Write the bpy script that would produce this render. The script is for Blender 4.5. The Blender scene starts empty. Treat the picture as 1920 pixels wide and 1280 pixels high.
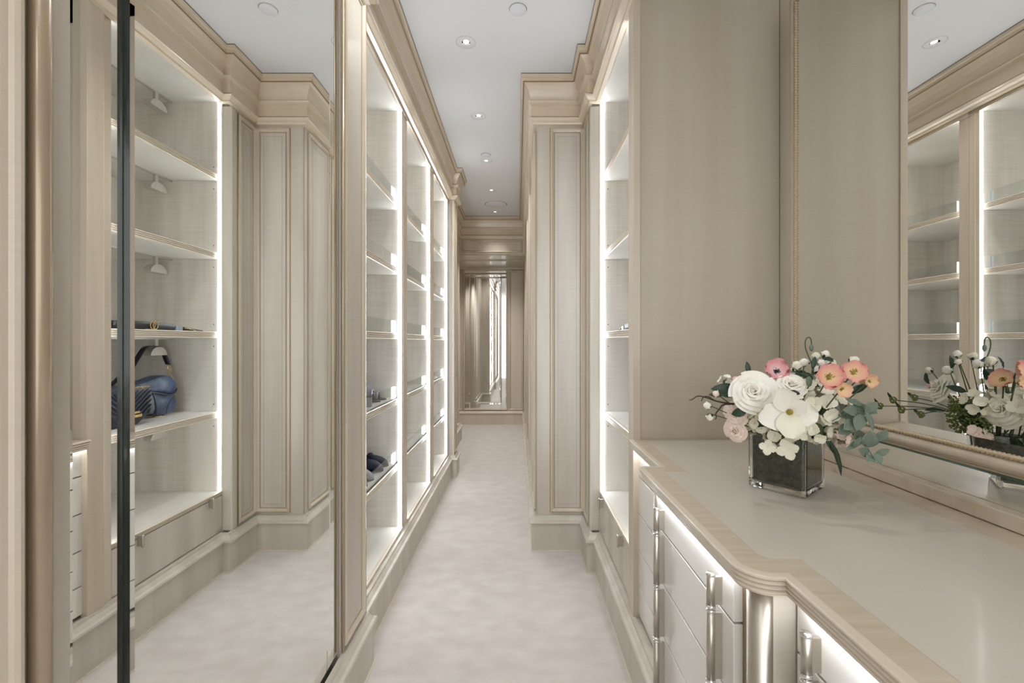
import bpy, bmesh, math, random
from mathutils import Vector, Matrix, noise
random.seed(7)
PI = math.pi
sc = bpy.context.scene
COL = sc.collection
# ------------------------------------------------------------------ camera, world, lights, exposure
EYE = 1.25
CEIL = 2.82
cam_d = bpy.data.cameras.new('camera')
cam_d.sensor_width = 36.0
cam_d.lens = 853.0 * 36.0 / 1920.0
cam_d.shift_x = -10.0 / 1920.0
cam_d.clip_start = 0.02
cam = bpy.data.objects.new('camera', cam_d)
COL.objects.link(cam)
cam.location = (0, 0, EYE)
cam.rotation_euler = (PI / 2, 0, 0)
sc.camera = cam
world = bpy.data.worlds.new('world')
sc.world = world
world.use_nodes = True
bg = world.node_tree.nodes['Background']
bg.inputs[0].default_value = (0.97, 0.98, 1.0, 1)
WORLD_STRENGTH = 2.7
bg.inputs[1].default_value = WORLD_STRENGTH
sc.view_settings.view_transform = 'Standard'
sc.view_settings.look = 'None'
sc.view_settings.exposure = 0.13
sc.view_settings.gamma = 1.0
sc.view_settings.use_curve_mapping = False
sc.cycles.max_bounces = 14
sc.cycles.diffuse_bounces = 7
sc.cycles.glossy_bounces = 8
sc.cycles.transmission_bounces = 10
sc.cycles.transparent_max_bounces = 16
sc.cycles.sample_clamp_indirect = 6.0
SPOT_W = 17.0
DOWN_Y = [-1.49, -0.72, 0.05, 0.83, 1.61, 2.39, 3.17, 3.96, 4.73, 5.52]
DOWN_X = -0.27
LED_STR = 32.0
UNDER_STR = 42.0
for i, y in enumerate(DOWN_Y):
    ld = bpy.data.lights.new('downlight_beam', 'SPOT')
    ld.energy = SPOT_W * {5.52: 1.0, 4.73: 1.9, 3.96: 1.2, 3.17: 0.6, 2.39: 0.6, 1.61: 1.4, 0.83: 0.7}.get(y, 0.5)
    ld.spot_size = math.radians(85 if y > 5 else 125)
    ld.spot_blend = 0.7
    ld.shadow_soft_size = 0.03
    ld.color = (1.0, 0.985, 0.965)
    lo = bpy.data.objects.new('downlight_beam', ld)
    COL.objects.link(lo)
    lo.location = (DOWN_X, y, CEIL - 0.012)

pl = bpy.data.lights.new('passage_fill', 'SPOT'); pl.energy = 55; pl.spot_size = math.radians(150); pl.spot_blend = 1.0; pl.shadow_soft_size = 0.05; pl.color = (1.0, 0.97, 0.93)
po = bpy.data.objects.new('passage_fill', pl); COL.objects.link(po); po.location = (-0.55, 6.05, 2.34)  # unseen fill lamp added under the soffit to brighten the end wall
# ------------------------------------------------------------------ materials
def new_mat(name):
    m = bpy.data.materials.new(name)
    m.use_nodes = True
    nt = m.node_tree
    return m, nt, nt.nodes['Principled BSDF']

def flat(name, col, rough=0.5, metal=0.0, spec=0.5, coat=0.0):
    m, nt, b = new_mat(name)
    b.inputs['Base Color'].default_value = (*col, 1)
    b.inputs['Roughness'].default_value = rough
    b.inputs['Metallic'].default_value = metal
    b.inputs['Specular IOR Level'].default_value = spec
    b.inputs['Coat Weight'].default_value = coat
    b.inputs['Coat Roughness'].default_value = 0.08
    return m

def srgb(r, g, b):
    f = lambda c: (c / 255) / 12.92 if c / 255 <= 0.04045 else ((c / 255 + 0.055) / 1.055) ** 2.4
    return (f(r), f(g), f(b))

def wood(name, col, dark, rough=0.33, ripple=0.5, ax=(9, 9, 0.9), coat=0.15, rip=(6, 6, 150)):
    """figured pale veneer: soft vertical stripes plus fine cross ripple"""
    m, nt, b = new_mat(name)
    N = nt.nodes; L = nt.links
    tc = N.new('ShaderNodeTexCoord')
    mp = N.new('ShaderNodeMapping'); mp.inputs['Scale'].default_value = ax
    L.new(tc.outputs['Object'], mp.inputs[0])
    n1 = N.new('ShaderNodeTexNoise'); n1.inputs['Scale'].default_value = 1.0; n1.inputs['Detail'].default_value = 3
    L.new(mp.outputs[0], n1.inputs[0])
    mp2 = N.new('ShaderNodeMapping'); mp2.inputs['Scale'].default_value = rip
    L.new(tc.outputs['Object'], mp2.inputs[0])
    n2 = N.new('ShaderNodeTexNoise'); n2.inputs['Scale'].default_value = 1.0; n2.inputs['Detail'].default_value = 2
    n2.inputs['Distortion'].default_value = 0.6
    L.new(mp2.outputs[0], n2.inputs[0])
    mp3 = N.new('ShaderNodeMapping'); mp3.inputs['Scale'].default_value = (ax[0] * 11, ax[1] * 11, ax[2] * 3)
    L.new(tc.outputs['Object'], mp3.inputs[0])
    n3 = N.new('ShaderNodeTexNoise'); n3.inputs['Scale'].default_value = 1.0; n3.inputs['Detail'].default_value = 2
    L.new(mp3.outputs[0], n3.inputs[0])
    r1 = N.new('ShaderNodeMapRange'); r1.inputs[1].default_value = 0.35; r1.inputs[2].default_value = 0.7
    L.new(n1.outputs[0], r1.inputs[0])
    mu = N.new('ShaderNodeMath'); mu.operation = 'MULTIPLY_ADD'
    L.new(n2.outputs[0], mu.inputs[0]); mu.inputs[1].default_value = ripple; L.new(r1.outputs[0], mu.inputs[2])
    mu2 = N.new('ShaderNodeMath'); mu2.operation = 'MULTIPLY_ADD'
    L.new(n3.outputs[0], mu2.inputs[0]); mu2.inputs[1].default_value = 0.45; L.new(mu.outputs[0], mu2.inputs[2])
    r2 = N.new('ShaderNodeMapRange'); r2.inputs[1].default_value = 0.2; r2.inputs[2].default_value = 1.5
    L.new(mu2.outputs[0], r2.inputs[0])
    mx = N.new('ShaderNodeMix'); mx.data_type = 'RGBA'
    mx.inputs[6].default_value = (*dark, 1); mx.inputs[7].default_value = (*col, 1)
    L.new(r2.outputs[0], mx.inputs[0]); L.new(mx.outputs[2], b.inputs['Base Color'])
    b.inputs['Roughness'].default_value = rough
    b.inputs['Coat Weight'].default_value = coat
    b.inputs['Coat Roughness'].default_value = 0.12
    return m

M = {}
M['wood'] = wood('figured_veneer', srgb(201, 195, 185), srgb(178, 170, 157), 0.38, coat=0.08)
M['wood_dim'] = wood('figured_veneer_wide', srgb(203, 194, 178), srgb(186, 175, 157), 0.4, ax=(5, 5, 0.5))
M['frame'] = wood('glazed_frame_wood', srgb(206, 195, 178), srgb(184, 170, 150), 0.3, coat=0.25)
M['crown'] = wood('crown_wood', srgb(216, 203, 184), srgb(200, 184, 161), 0.3, ax=(1.2, 1.2, 9), ripple=0.2, rip=(3, 3, 60), coat=0.3)
M['bronze'] = flat('bronze_glaze', srgb(172, 156, 134), 0.26, 0.35)
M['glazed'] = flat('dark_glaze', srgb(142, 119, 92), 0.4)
M['bead'] = flat('bead_highlight', srgb(214, 203, 186), 0.18, 0, 0.6, 0.5)  # light tone puts the highlight of the crown beads into their colour
M['gilt'] = flat('champagne_glaze', srgb(188, 170, 142), 0.28, 0.25, 0.5)
M['pale'] = wood('pale_niche_veneer', srgb(226, 222, 214), srgb(188, 180, 168), 0.4, ax=(7, 7, 0.8), ripple=0.9, rip=(5, 5, 130))
M['pale_h'] = wood('pale_shelf_veneer', srgb(222, 220, 214), srgb(206, 202, 193), 0.35, ax=(3, 3, 3), ripple=0.5, rip=(60, 3, 3))
M['lip'] = flat('maple_lip', srgb(210, 199, 182), 0.32, 0, 0.5, 0.3)
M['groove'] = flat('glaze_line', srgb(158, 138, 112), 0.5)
M['inlay'] = flat('grey_inlay_line', srgb(150, 142, 132), 0.5)
M['lacquer'] = flat('cream_lacquer', srgb(226, 224, 220), 0.14, 0, 0.5, 0.5)
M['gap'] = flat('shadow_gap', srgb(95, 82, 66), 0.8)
M['field'] = flat('countertop_field', srgb(198, 191, 180), 0.28, 0, 0.5, 0.2)
M['border'] = wood('countertop_border', srgb(200, 188, 170), srgb(184, 169, 148), 0.3, ax=(3, 60, 3), ripple=0.5, rip=(5, 140, 5), coat=0.3)
M['ceiling'] = flat('ceiling_paint', srgb(222, 224, 227), 0.9, 0, 0.2)
M['cover'] = flat('white_cover', srgb(220, 223, 229), 0.6)
M['chrome'] = flat('polished_chrome', (0.82, 0.82, 0.82), 0.06, 1.0)
M['nickel'] = flat('brushed_nickel', srgb(196, 190, 180), 0.38, 1.0)
M['gold'] = flat('gold_metal', srgb(214, 184, 120), 0.2, 1.0)
M['steel'] = flat('satin_bracket', srgb(196, 192, 184), 0.35, 0.6)
M['glass_edge'] = flat('green_glass_edge', srgb(96, 122, 108), 0.15, 0, 0.6)
M['black_edge'] = flat('dark_glass_edge', srgb(20, 28, 26), 0.12, 0, 0.6)
M['end_glint'] = flat('rail_end_glint', srgb(238, 242, 244), 0.4)  # white colour stands in for the strip light reflected in the rail ends
M['dark'] = flat('pin_hole', srgb(60, 55, 50), 0.6)
M['blackr'] = flat('black_reflector', (0.02, 0.02, 0.02), 0.1, 0.0, 0.8)
M['reflector'] = flat('reflector', (0.6, 0.6, 0.6), 0.12, 1.0)
M['rose'] = flat('white_petal', srgb(247, 245, 236), 0.55)
M['cream'] = flat('cream_petal', srgb(238, 237, 218), 0.55)
M['hyd'] = flat('hydrangea_petal', srgb(240, 238, 220), 0.6)
M['blush'] = flat('blush_petal', srgb(247, 229, 218), 0.6)
M['pink'] = flat('pink_petal', srgb(240, 198, 194), 0.6)
M['leaf'] = flat('dark_leaf', srgb(36, 62, 42), 0.4)
M['euc'] = flat('eucalyptus_leaf', srgb(112, 128, 112), 0.6)
M['stem'] = flat('green_stem', srgb(78, 92, 58), 0.6)
M['twig'] = flat('dark_twig', srgb(58, 44, 34), 0.7)
M['berry'] = flat('green_berry', srgb(112, 128, 60), 0.5)
M['black_c'] = flat('black_stamens', srgb(28, 16, 22), 0.6)
M['yellow_c'] = flat('olive_stamens', srgb(150, 134, 40), 0.6)
M['navy'] = flat('navy_suede', srgb(26, 30, 48), 0.8)
M['blackl'] = flat('black_leather', srgb(20, 20, 26), 0.4)
M['ink'] = flat('quilted_navy_leather', srgb(24, 30, 44), 0.45)
M['greys'] = flat('grey_leather', srgb(120, 120, 124), 0.5)
M['silver'] = flat('silver_snake_leather', srgb(170, 172, 178), 0.35, 0.3)
M['plum'] = flat('plum_leather', srgb(60, 38, 60), 0.4)
M['acryl'] = flat('clear_bracket', srgb(150, 165, 175), 0.15)
M['curtain'] = flat('dark_shadow', srgb(60, 55, 50), 0.8)

def emis(name, col, s):
    m, nt, b = new_mat(name)
    b.inputs['Base Color'].default_value = (1, 1, 1, 1)
    b.inputs['Emission Color'].default_value = (*col, 1)
    b.inputs['Emission Strength'].default_value = s
    return m
M['led'] = emis('led_strip', (0.90, 0.95, 1.0), LED_STR)
M['under'] = emis('under_counter_led', (0.97, 0.98, 1.0), UNDER_STR)
M['lamp'] = emis('lamp_lens', (1.0, 0.97, 0.92), 8.0)

def mirror_mat():
    m = bpy.data.materials.new('mirror_silver'); m.use_nodes = True
    nt = m.node_tree; nt.nodes.clear()
    o = nt.nodes.new('ShaderNodeOutputMaterial'); g = nt.nodes.new('ShaderNodeBsdfGlossy')
    g.inputs['Color'].default_value = (0.90, 0.905, 0.88, 1); g.inputs['Roughness'].default_value = 0.0
    nt.links.new(g.outputs[0], o.inputs[0]); return m
M['mirror'] = mirror_mat()

def clear_mat():
    m = bpy.data.materials.new('clear_acrylic'); m.use_nodes = True
    nt = m.node_tree; nt.nodes.clear(); N = nt.nodes; L = nt.links
    o = N.new('ShaderNodeOutputMaterial'); t = N.new('ShaderNodeBsdfTransparent'); g = N.new('ShaderNodeBsdfGlossy')
    t.inputs[0].default_value = (0.93, 0.95, 0.95, 1); g.inputs['Roughness'].default_value = 0.02
    lw = N.new('ShaderNodeLayerWeight'); pw = N.new('ShaderNodeMath'); pw.operation = 'POWER'; pw.inputs[1].default_value = 4.0
    L.new(lw.outputs['Facing'], pw.inputs[0]); f = N.new('ShaderNodeMath'); f.operation = 'MULTIPLY_ADD'; f.inputs[1].default_value = 0.5; f.inputs[2].default_value = 0.02
    L.new(pw.outputs[0], f.inputs[0])
    mx = N.new('ShaderNodeMixShader'); L.new(f.outputs[0], mx.inputs[0]); L.new(t.outputs[0], mx.inputs[1]); L.new(g.outputs[0], mx.inputs[2])
    L.new(mx.outputs[0], o.inputs[0]); return m
M['clear'] = clear_mat()
gm, gnt, gb = new_mat('vase_glass')
gb.inputs['Transmission Weight'].default_value = 1.0; gb.inputs['Roughness'].default_value = 0.0; gb.inputs['IOR'].default_value = 1.48
gb.inputs['Base Color'].default_value = (0.93, 0.95, 0.94, 1)
M['vase'] = gm

def noisy(name, c1, c2, scale, rough, bump=0.0, detail=4, bscale=None, sheen=0.0, stretch=(1, 1, 1)):
    m, nt, b = new_mat(name); N = nt.nodes; L = nt.links
    tc = N.new('ShaderNodeTexCoord'); mp = N.new('ShaderNodeMapping'); mp.inputs['Scale'].default_value = stretch
    L.new(tc.outputs['Object'], mp.inputs[0])
    n = N.new('ShaderNodeTexNoise'); n.inputs['Scale'].default_value = scale; n.inputs['Detail'].default_value = detail
    L.new(mp.outputs[0], n.inputs[0])
    r = N.new('ShaderNodeMapRange'); r.inputs[1].default_value = 0.35; r.inputs[2].default_value = 0.65
    L.new(n.outputs[0], r.inputs[0])
    mx = N.new('ShaderNodeMix'); mx.data_type = 'RGBA'; mx.inputs[6].default_value = (*c1, 1); mx.inputs[7].default_value = (*c2, 1)
    L.new(r.outputs[0], mx.inputs[0]); L.new(mx.outputs[2], b.inputs['Base Color'])
    b.inputs['Roughness'].default_value = rough
    if sheen: b.inputs['Sheen Weight'].default_value = sheen
    if bump:
        n2 = N.new('ShaderNodeTexNoise'); n2.inputs['Scale'].default_value = bscale or scale * 8; n2.inputs['Detail'].default_value = 3
        L.new(tc.outputs['Object'], n2.inputs[0])
        bp = N.new('ShaderNodeBump'); bp.inputs['Strength'].default_value = bump; bp.inputs['Distance'].default_value = 0.01
        L.new(n2.outputs[0], bp.inputs['Height']); L.new(bp.outputs[0], b.inputs['Normal'])
    return m
M['carpet'] = noisy('silk_carpet', srgb(195, 188, 182), srgb(206, 200, 195), 9.0, 0.8, 0.35, 9, 300, 0.3, (1, 1.5, 1))
M['moss'] = noisy('preserved_moss', srgb(26, 56, 22), srgb(98, 96, 54), 90, 0.9, 1.0, 9, 500)
M['saddle'] = noisy('blue_metallic_leather', srgb(38, 50, 78), srgb(66, 84, 116), 30, 0.34, 0.15, 5, 200)
def radial(name, c1, c2, r0, r1):
    m, nt, b = new_mat(name); N = nt.nodes; L = nt.links
    tc = N.new('ShaderNodeTexCoord'); ln = N.new('ShaderNodeVectorMath'); ln.operation = 'LENGTH'; L.new(tc.outputs['Object'], ln.inputs[0])
    r = N.new('ShaderNodeMapRange'); r.inputs[1].default_value = r0; r.inputs[2].default_value = r1; L.new(ln.outputs['Value'], r.inputs[0])
    mx = N.new('ShaderNodeMix'); mx.data_type = 'RGBA'; mx.inputs[6].default_value = (*c1, 1); mx.inputs[7].default_value = (*c2, 1)
    L.new(r.outputs[0], mx.inputs[0]); L.new(mx.outputs[2], b.inputs['Base Color']); b.inputs['Roughness'].default_value = .6
    return m
M['poppy'] = radial('poppy_petal', srgb(240, 216, 168), srgb(234, 164, 156), .006, .030)
M['anem'] = radial('anemone_petal', srgb(245, 228, 226), srgb(230, 168, 170), .006, .026)
M['belt_r'] = M['blackl']

# ------------------------------------------------------------------ mesh helpers
class MB:
    def __init__(s): s.v = []; s.f = []; s.sm = []
    def add(s, vs, fs, smooth=False):
        o = len(s.v); s.v += [tuple(v) for v in vs]
        s.f += [tuple(i + o for i in f) for f in fs]; s.sm += [smooth] * len(fs)
        return s
    def box(s, x0, x1, y0, y1, z0, z1):
        x0, x1 = min(x0, x1), max(x0, x1); y0, y1 = min(y0, y1), max(y0, y1); z0, z1 = min(z0, z1), max(z0, z1)
        v = [(x0, y0, z0), (x1, y0, z0), (x1, y1, z0), (x0, y1, z0), (x0, y0, z1), (x1, y0, z1), (x1, y1, z1), (x0, y1, z1)]
        return s.add(v, [(0, 3, 2, 1), (4, 5, 6, 7), (0, 1, 5, 4), (1, 2, 6, 5), (2, 3, 7, 6), (3, 0, 4, 7)])
    def sweep(s, path, prof, closed=False, O=(0, 0, 0), U=(1, 0, 0), V=(0, 1, 0), N=(0, 0, 1), smooth=False, flip=1):
        """profile (offset to the left of the path, height) swept along a flat path with mitred corners"""
        O, U, V, N = Vector(O), Vector(U), Vector(V), Vector(N)
        n = len(path); P = [Vector(p) for p in path]; vs = []
        for i, p in enumerate(P):
            if closed or 0 < i < n - 1:
                d1 = (p - P[i - 1]).normalized(); d2 = (P[(i + 1) % n] - p).normalized()
            elif i == 0: d1 = d2 = (P[1] - p).normalized()
            else: d1 = d2 = (p - P[i - 1]).normalized()
            n1 = Vector((-d1.y, d1.x)) * flip; n2 = Vector((-d2.y, d2.x)) * flip
            m = (n1 + n2) / max(0.25, 1 + n1.dot(n2))
            for (o, h) in prof:
                q = p + m * o
                vs.append(O + U * q.x + V * q.y + N * h)
        k = len(prof); fs = []
        for i in range(n if closed else n - 1):
            a = i * k; b = ((i + 1) % n) * k
            for j in range(k):
                j2 = (j + 1) % k
                fs.append((a + j, b + j, b + j2, a + j2))
        if not closed:
            fs.append(tuple(range(k))); fs.append(tuple(reversed(range((n - 1) * k, n * k))))
        return s.add(vs, fs, smooth)
    def prism(s, pts, h0, h1, O=(0, 0, 0), U=(1, 0, 0), V=(0, 1, 0), N=(0, 0, 1)):
        O, U, V, N = Vector(O), Vector(U), Vector(V), Vector(N); k = len(pts)
        vs = [O + U * x + V * y + N * h0 for x, y in pts] + [O + U * x + V * y + N * h1 for x, y in pts]
        fs = [tuple(reversed(range(k))), tuple(range(k, 2 * k))] + [(i, (i + 1) % k, k + (i + 1) % k, k + i) for i in range(k)]
        return s.add(vs, fs)
    def tube(s, pts, r, seg=8, caps=True, smooth=True):
        P = [Vector(p) for p in pts]; n = len(P); vs = []; up = None
        R = r if hasattr(r, '__len__') else [r] * n
        for i, p in enumerate(P):
            t = (P[min(i + 1, n - 1)] - P[max(i - 1, 0)]).normalized()
            if up is None: up = Vector((0, 0, 1)) if abs(t.z) < 0.9 else Vector((1, 0, 0))
            x = t.cross(up); x = x.normalized() if x.length > 1e-6 else Vector((1, 0, 0)); y = x.cross(t).normalized(); up = y
            for j in range(seg):
                a = 2 * PI * j / seg
                vs.append(p + (x * math.cos(a) + y * math.sin(a)) * R[i])
        fs = [(i * seg + j, i * seg + (j + 1) % seg, (i + 1) * seg + (j + 1) % seg, (i + 1) * seg + j) for i in range(n - 1) for j in range(seg)]
        if caps: fs += [tuple(reversed(range(seg))), tuple(range((n - 1) * seg, n * seg))]
        return s.add(vs, fs, smooth)
    def lathe(s, prof, seg=24, O=(0, 0, 0), M4=None, smooth=True, scale=(1, 1)):
        vs = []; n = len(prof)
        for (r, z) in prof:
            for j in range(seg):
                a = 2 * PI * j / seg
                v = Vector((r * math.cos(a) * scale[0], r * math.sin(a) * scale[1], z))
                if M4 is not None: v = M4 @ v
                vs.append(v + Vector(O))
        fs = [(i * seg + j, i * seg + (j + 1) % seg, (i + 1) * seg + (j + 1) % seg, (i + 1) * seg + j) for i in range(n - 1) for j in range(seg)]
        return s.add(vs, fs, smooth)
    def ball(s, c, r, seg=10, rings=7, sc3=(1, 1, 1), M4=None):
        prof = [(max(1e-4, math.sin(PI * i / rings)) * r, -math.cos(PI * i / rings) * r) for i in range(rings + 1)]
        m = Matrix.Diagonal((*sc3, 1))
        if M4 is not None: m = M4 @ m
        return s.lathe(prof, seg, c, m)
    def build(s, name, mat, parent=None, bevel=0.0, loc=None):
        me = bpy.data.meshes.new(name); me.from_pydata(s.v, [], s.f)
        me.polygons.foreach_set('use_smooth', s.sm); me.update()
        bm = bmesh.new(); bm.from_mesh(me); bmesh.ops.recalc_face_normals(bm, faces=bm.faces); bm.to_mesh(me); bm.free()
        me.materials.append(M[mat] if isinstance(mat, str) else mat)
        o = bpy.data.objects.new(name, me); COL.objects.link(o)
        if parent is not None: o.parent = parent
        if bevel:
            md = o.modifiers.new('bevel', 'BEVEL'); md.width = bevel; md.segments = 2; md.limit_method = 'ANGLE'
        if loc: o.location = loc
        return o

def tag(o, label=None, cat=None, group=None, kind=None):
    if label: o['label'] = label
    if cat: o['category'] = cat
    if group: o['group'] = group
    if kind: o['kind'] = kind
    return o
def thing(name, label, cat, loc=(0, 0, 0), rot=(0, 0, 0), group=None):
    o = bpy.data.objects.new(name, None); COL.objects.link(o); o.location = loc; o.rotation_euler = rot
    o.empty_display_size = 0.05
    return tag(o, label, cat, group)
def struct(name, mb, mat, label=None, bevel=0.0, cat=None):
    o = mb.build(name, mat, None, bevel); return tag(o, label, cat, None, 'structure')
def copy_tree(o, parent=None):
    c = o.copy(); COL.objects.link(c)
    if parent is not None: c.parent = parent
    for ch in list(o.children): copy_tree(ch, c)
    return c

# ------------------------------------------------------------------ room shell
fl = struct('floor', MB().box(-1.9, 1.1, -1.9, 7.1, -0.05, 0.0), 'carpet', 'pale silvery beige carpet running down the dressing corridor', cat='floor')
# ceiling with real holes for the downlights
ceil_o = MB().box(-1.9, 1.1, -1.9, 7.1, CEIL, CEIL + 0.1).build('ceiling', 'ceiling')
cut = MB()
for y in DOWN_Y:
    cut.lathe([(1e-4, CEIL - 0.05), (0.0215, CEIL - 0.05), (0.0215, CEIL + 0.06), (1e-4, CEIL + 0.06)], 24, (DOWN_X, y, 0))
cutter = cut.build('cutter', 'ceiling')
md = ceil_o.modifiers.new('holes', 'BOOLEAN'); md.object = cutter; md.operation = 'DIFFERENCE'; md.solver = 'EXACT'
dg = bpy.context.evaluated_depsgraph_get()
me_new = bpy.data.meshes.new_from_object(ceil_o.evaluated_get(dg))
ceil_o.modifiers.clear(); ceil_o.data = me_new
bpy.data.objects.remove(cutter)
tag(ceil_o, 'flat white painted ceiling over the dressing corridor', 'ceiling', None, 'structure')

# core walls behind the joinery
wl = MB()
wl.box(-1.3, -0.62, -1.9, 1.72, 0, CEIL)                 # behind the big mirror
wl.box(-1.3, -0.635, 1.72, 4.2, 2.56, CEIL)              # above the open shelving
wl.box(-1.3, -1.22, 1.72, 4.2, 0, CEIL)                  # behind the open shelving
wl.box(-1.3, -0.635, 1.72, 4.2, 0, 0.2055)
wl.box(-1.3, -0.745, 4.2, 5.83, 0, CEIL)
wl.box(-0.9, -0.59, 4.2, 4.37, 0, CEIL)                  # far pilaster
wl.box(-0.9, -0.59, 1.52, 1.745, 0, CEIL)                # pilaster beside the mirror
wl.box(-0.9, -0.59, -1.9, 0.60, 0, CEIL)
wall_left = struct('wall_left', wl, 'wood', 'left wall of pale veneered pilasters and panelling')
wr = MB()
wr.box(0.115, 1.1, 2.752, 7.0, 0, CEIL)                  # block with the far right panelling
wr.box(0.41, 1.1, 2.53, 2.752, 0, CEIL)
wr.box(0.45, 1.1, 1.736, 2.53, 2.60, CEIL)
wr.box(1.006, 1.1, -1.9, 2.53, 0, CEIL)
wr.box(0.45, 1.1, 1.736, 2.53, 0, 0.2055)
wr.box(0.45, 1.1, -1.9, 1.736, 0, 0.2)
wall_right = struct('wall_right', wr, 'wood', 'right wall of pale veneered panelling stepping into the corridor')
we = MB(); we.box(-1.9, 1.1, 6.88, 7.0, 0, CEIL)
wall_end = struct('wall_end', we, 'wood_dim', 'end wall of the corridor with a mirror panel')
wp = MB(); wp.box(-1.9, -1.8, 4.2, 7.0, 0, CEIL)
struct('wall_passage', wp, 'wood_dim', 'end of the side passage beyond the left jamb')
hd = MB(); hd.box(-1.9, 0.115, 5.78, 6.88, 2.365, CEIL)
hd.box(-1.9, 0.115, 6.24, 6.28, 2.350, 2.366); hd.box(-1.9, 0.115, 5.80, 5.84, 2.345, 2.366)
hd.box(-1.9, 0.115, 6.83, 6.88, 2.33, 2.366)
header = struct('wall_header', hd, 'wood_dim', 'dropped header and soffit before the end wall')

# tall end panel between open cabinet and vanity
ep = MB(); ep.box(0.46, 1.0, 1.736, 1.80, 0.2, CEIL - 0.001)
wall_return = struct('wall_return', ep, 'wood_dim', 'tall plain veneered end panel rising from the vanity countertop')
MB().box(0.44, 0.468, 1.728, 1.80, 0.2, 2.60).build('edge_post', 'frame', wall_return, 0.002)
MB().box(0.45, 0.47, 1.729, 1.80, 2.60, CEIL - 0.12).build('edge_post', 'frame', wall_return)

# ------------------------------------------------------------------ crown and base mouldings
z0 = 2.55
crown_prof = [(0, z0), (0.020, z0 + .004), (0.022, z0 + .012), (0.036, z0 + .020), (0.042, z0 + .026), (0.042, z0 + .036), (0.032, z0 + .040), (0.030, z0 + .044), (0.030, z0 + .108),
              (0.036, z0 + .112), (0.046, z0 + .118), (0.046, z0 + .134), (0.034, z0 + .138), (0.038, z0 + .160), (0.048, z0 + .19), (0.062, z0 + .214), (0.080, z0 + .232), (0.080, z0 + .244), (0.092, z0 + .249), (0.092, CEIL), (0, CEIL)]
base_prof = [(0, 0), (0.030, 0), (0.030, 0.155), (0.040, 0.160), (0.043, 0.168), (0.040, 0.176), (0.030, 0.180), (0.024, 0.188), (0.018, 0.195), (0.016, 0.205), (0, 0.205)]
L_path = [(-0.59, -1.9), (-0.59, 1.745), (-0.635, 1.745), (-0.635, 4.20), (-0.59, 4.20), (-0.59, 4.37), (-0.745, 4.37)]
crown_left = L_path + [(-0.745, 5.78), (0.115, 5.78), (0.115, 2.752), (0.41, 2.752), (0.41, 2.492), (0.45, 2.492), (0.45, -1.9)]
struct('trim_1', MB().sweep(crown_left, crown_prof, flip=-1), 'crown', 'stepped tan wooden crown moulding around the ceiling edge', cat='moulding')
def small(o, z, w, h): return [(o, z), (o + w, z), (o + w, z + h), (o, z + h)]
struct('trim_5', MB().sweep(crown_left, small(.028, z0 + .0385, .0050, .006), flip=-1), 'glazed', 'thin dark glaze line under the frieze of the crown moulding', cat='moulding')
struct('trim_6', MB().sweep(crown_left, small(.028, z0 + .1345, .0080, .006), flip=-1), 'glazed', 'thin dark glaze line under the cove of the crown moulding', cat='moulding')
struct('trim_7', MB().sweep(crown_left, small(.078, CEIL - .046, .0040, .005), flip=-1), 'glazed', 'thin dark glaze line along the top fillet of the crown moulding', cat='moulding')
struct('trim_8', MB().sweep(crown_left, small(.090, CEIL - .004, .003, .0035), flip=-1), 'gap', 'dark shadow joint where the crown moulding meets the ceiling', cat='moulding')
struct('trim_9', MB().sweep(crown_left, [(.040, z0 + .026), (.0455, z0 + .028), (.0455, z0 + .034), (.040, z0 + .036)], flip=-1), 'bead', 'polished lower bead of the crown moulding, highlight put in its pale colour', cat='moulding')
struct('trim_10', MB().sweep(crown_left, [(.044, z0 + .120), (.0495, z0 + .122), (.0495, z0 + .131), (.044, z0 + .133)], flip=-1), 'bead', 'polished upper bead of the crown moulding, highlight put in its pale colour', cat='moulding')
base_l = L_path + [(-0.745, 5.83), (-1.8, 5.83)]
struct('baseboard_left', MB().sweep(base_l, base_prof, flip=-1), 'wood', 'pale wooden baseboard along the left wall', cat='baseboard')
base_r = [(0.115, 6.88), (0.115, 2.752), (0.41, 2.752), (0.41, 2.492), (0.45, 2.492), (0.45, -1.9)]
struct('baseboard_right', MB().sweep(base_r, base_prof, flip=-1), 'wood', 'pale wooden baseboard along the right wall', cat='baseboard')
struct('baseboard_end', MB().sweep([(-1.8, 6.88), (0.085, 6.88)], base_prof, flip=-1), 'wood_dim', 'pale wooden baseboard under the end wall mirror', cat='baseboard')
# gold carpet-edge line is the thin beige binding against the baseboards
struct('trim_2', MB().sweep([(-0.56, -1.9), (-0.56, 1.775), (-0.605, 1.775), (-0.605, 4.17), (-0.56, 4.17), (-0.56, 4.40)], [(0, 0), (0.006, 0), (0.006, 0.004), (0, 0.004)], flip=-1), 'lip', 'thin carpet binding along the left baseboard', cat='trim')
struct('trim_3', MB().sweep([(0.085, 6.84), (0.085, 2.722), (0.38, 2.722), (0.38, 2.462), (0.42, 2.462), (0.42, -1.9)], [(0, 0), (0.006, 0), (0.006, 0.004), (0, 0.004)], flip=-1), 'lip', 'thin carpet binding along the right baseboard', cat='trim')

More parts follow.
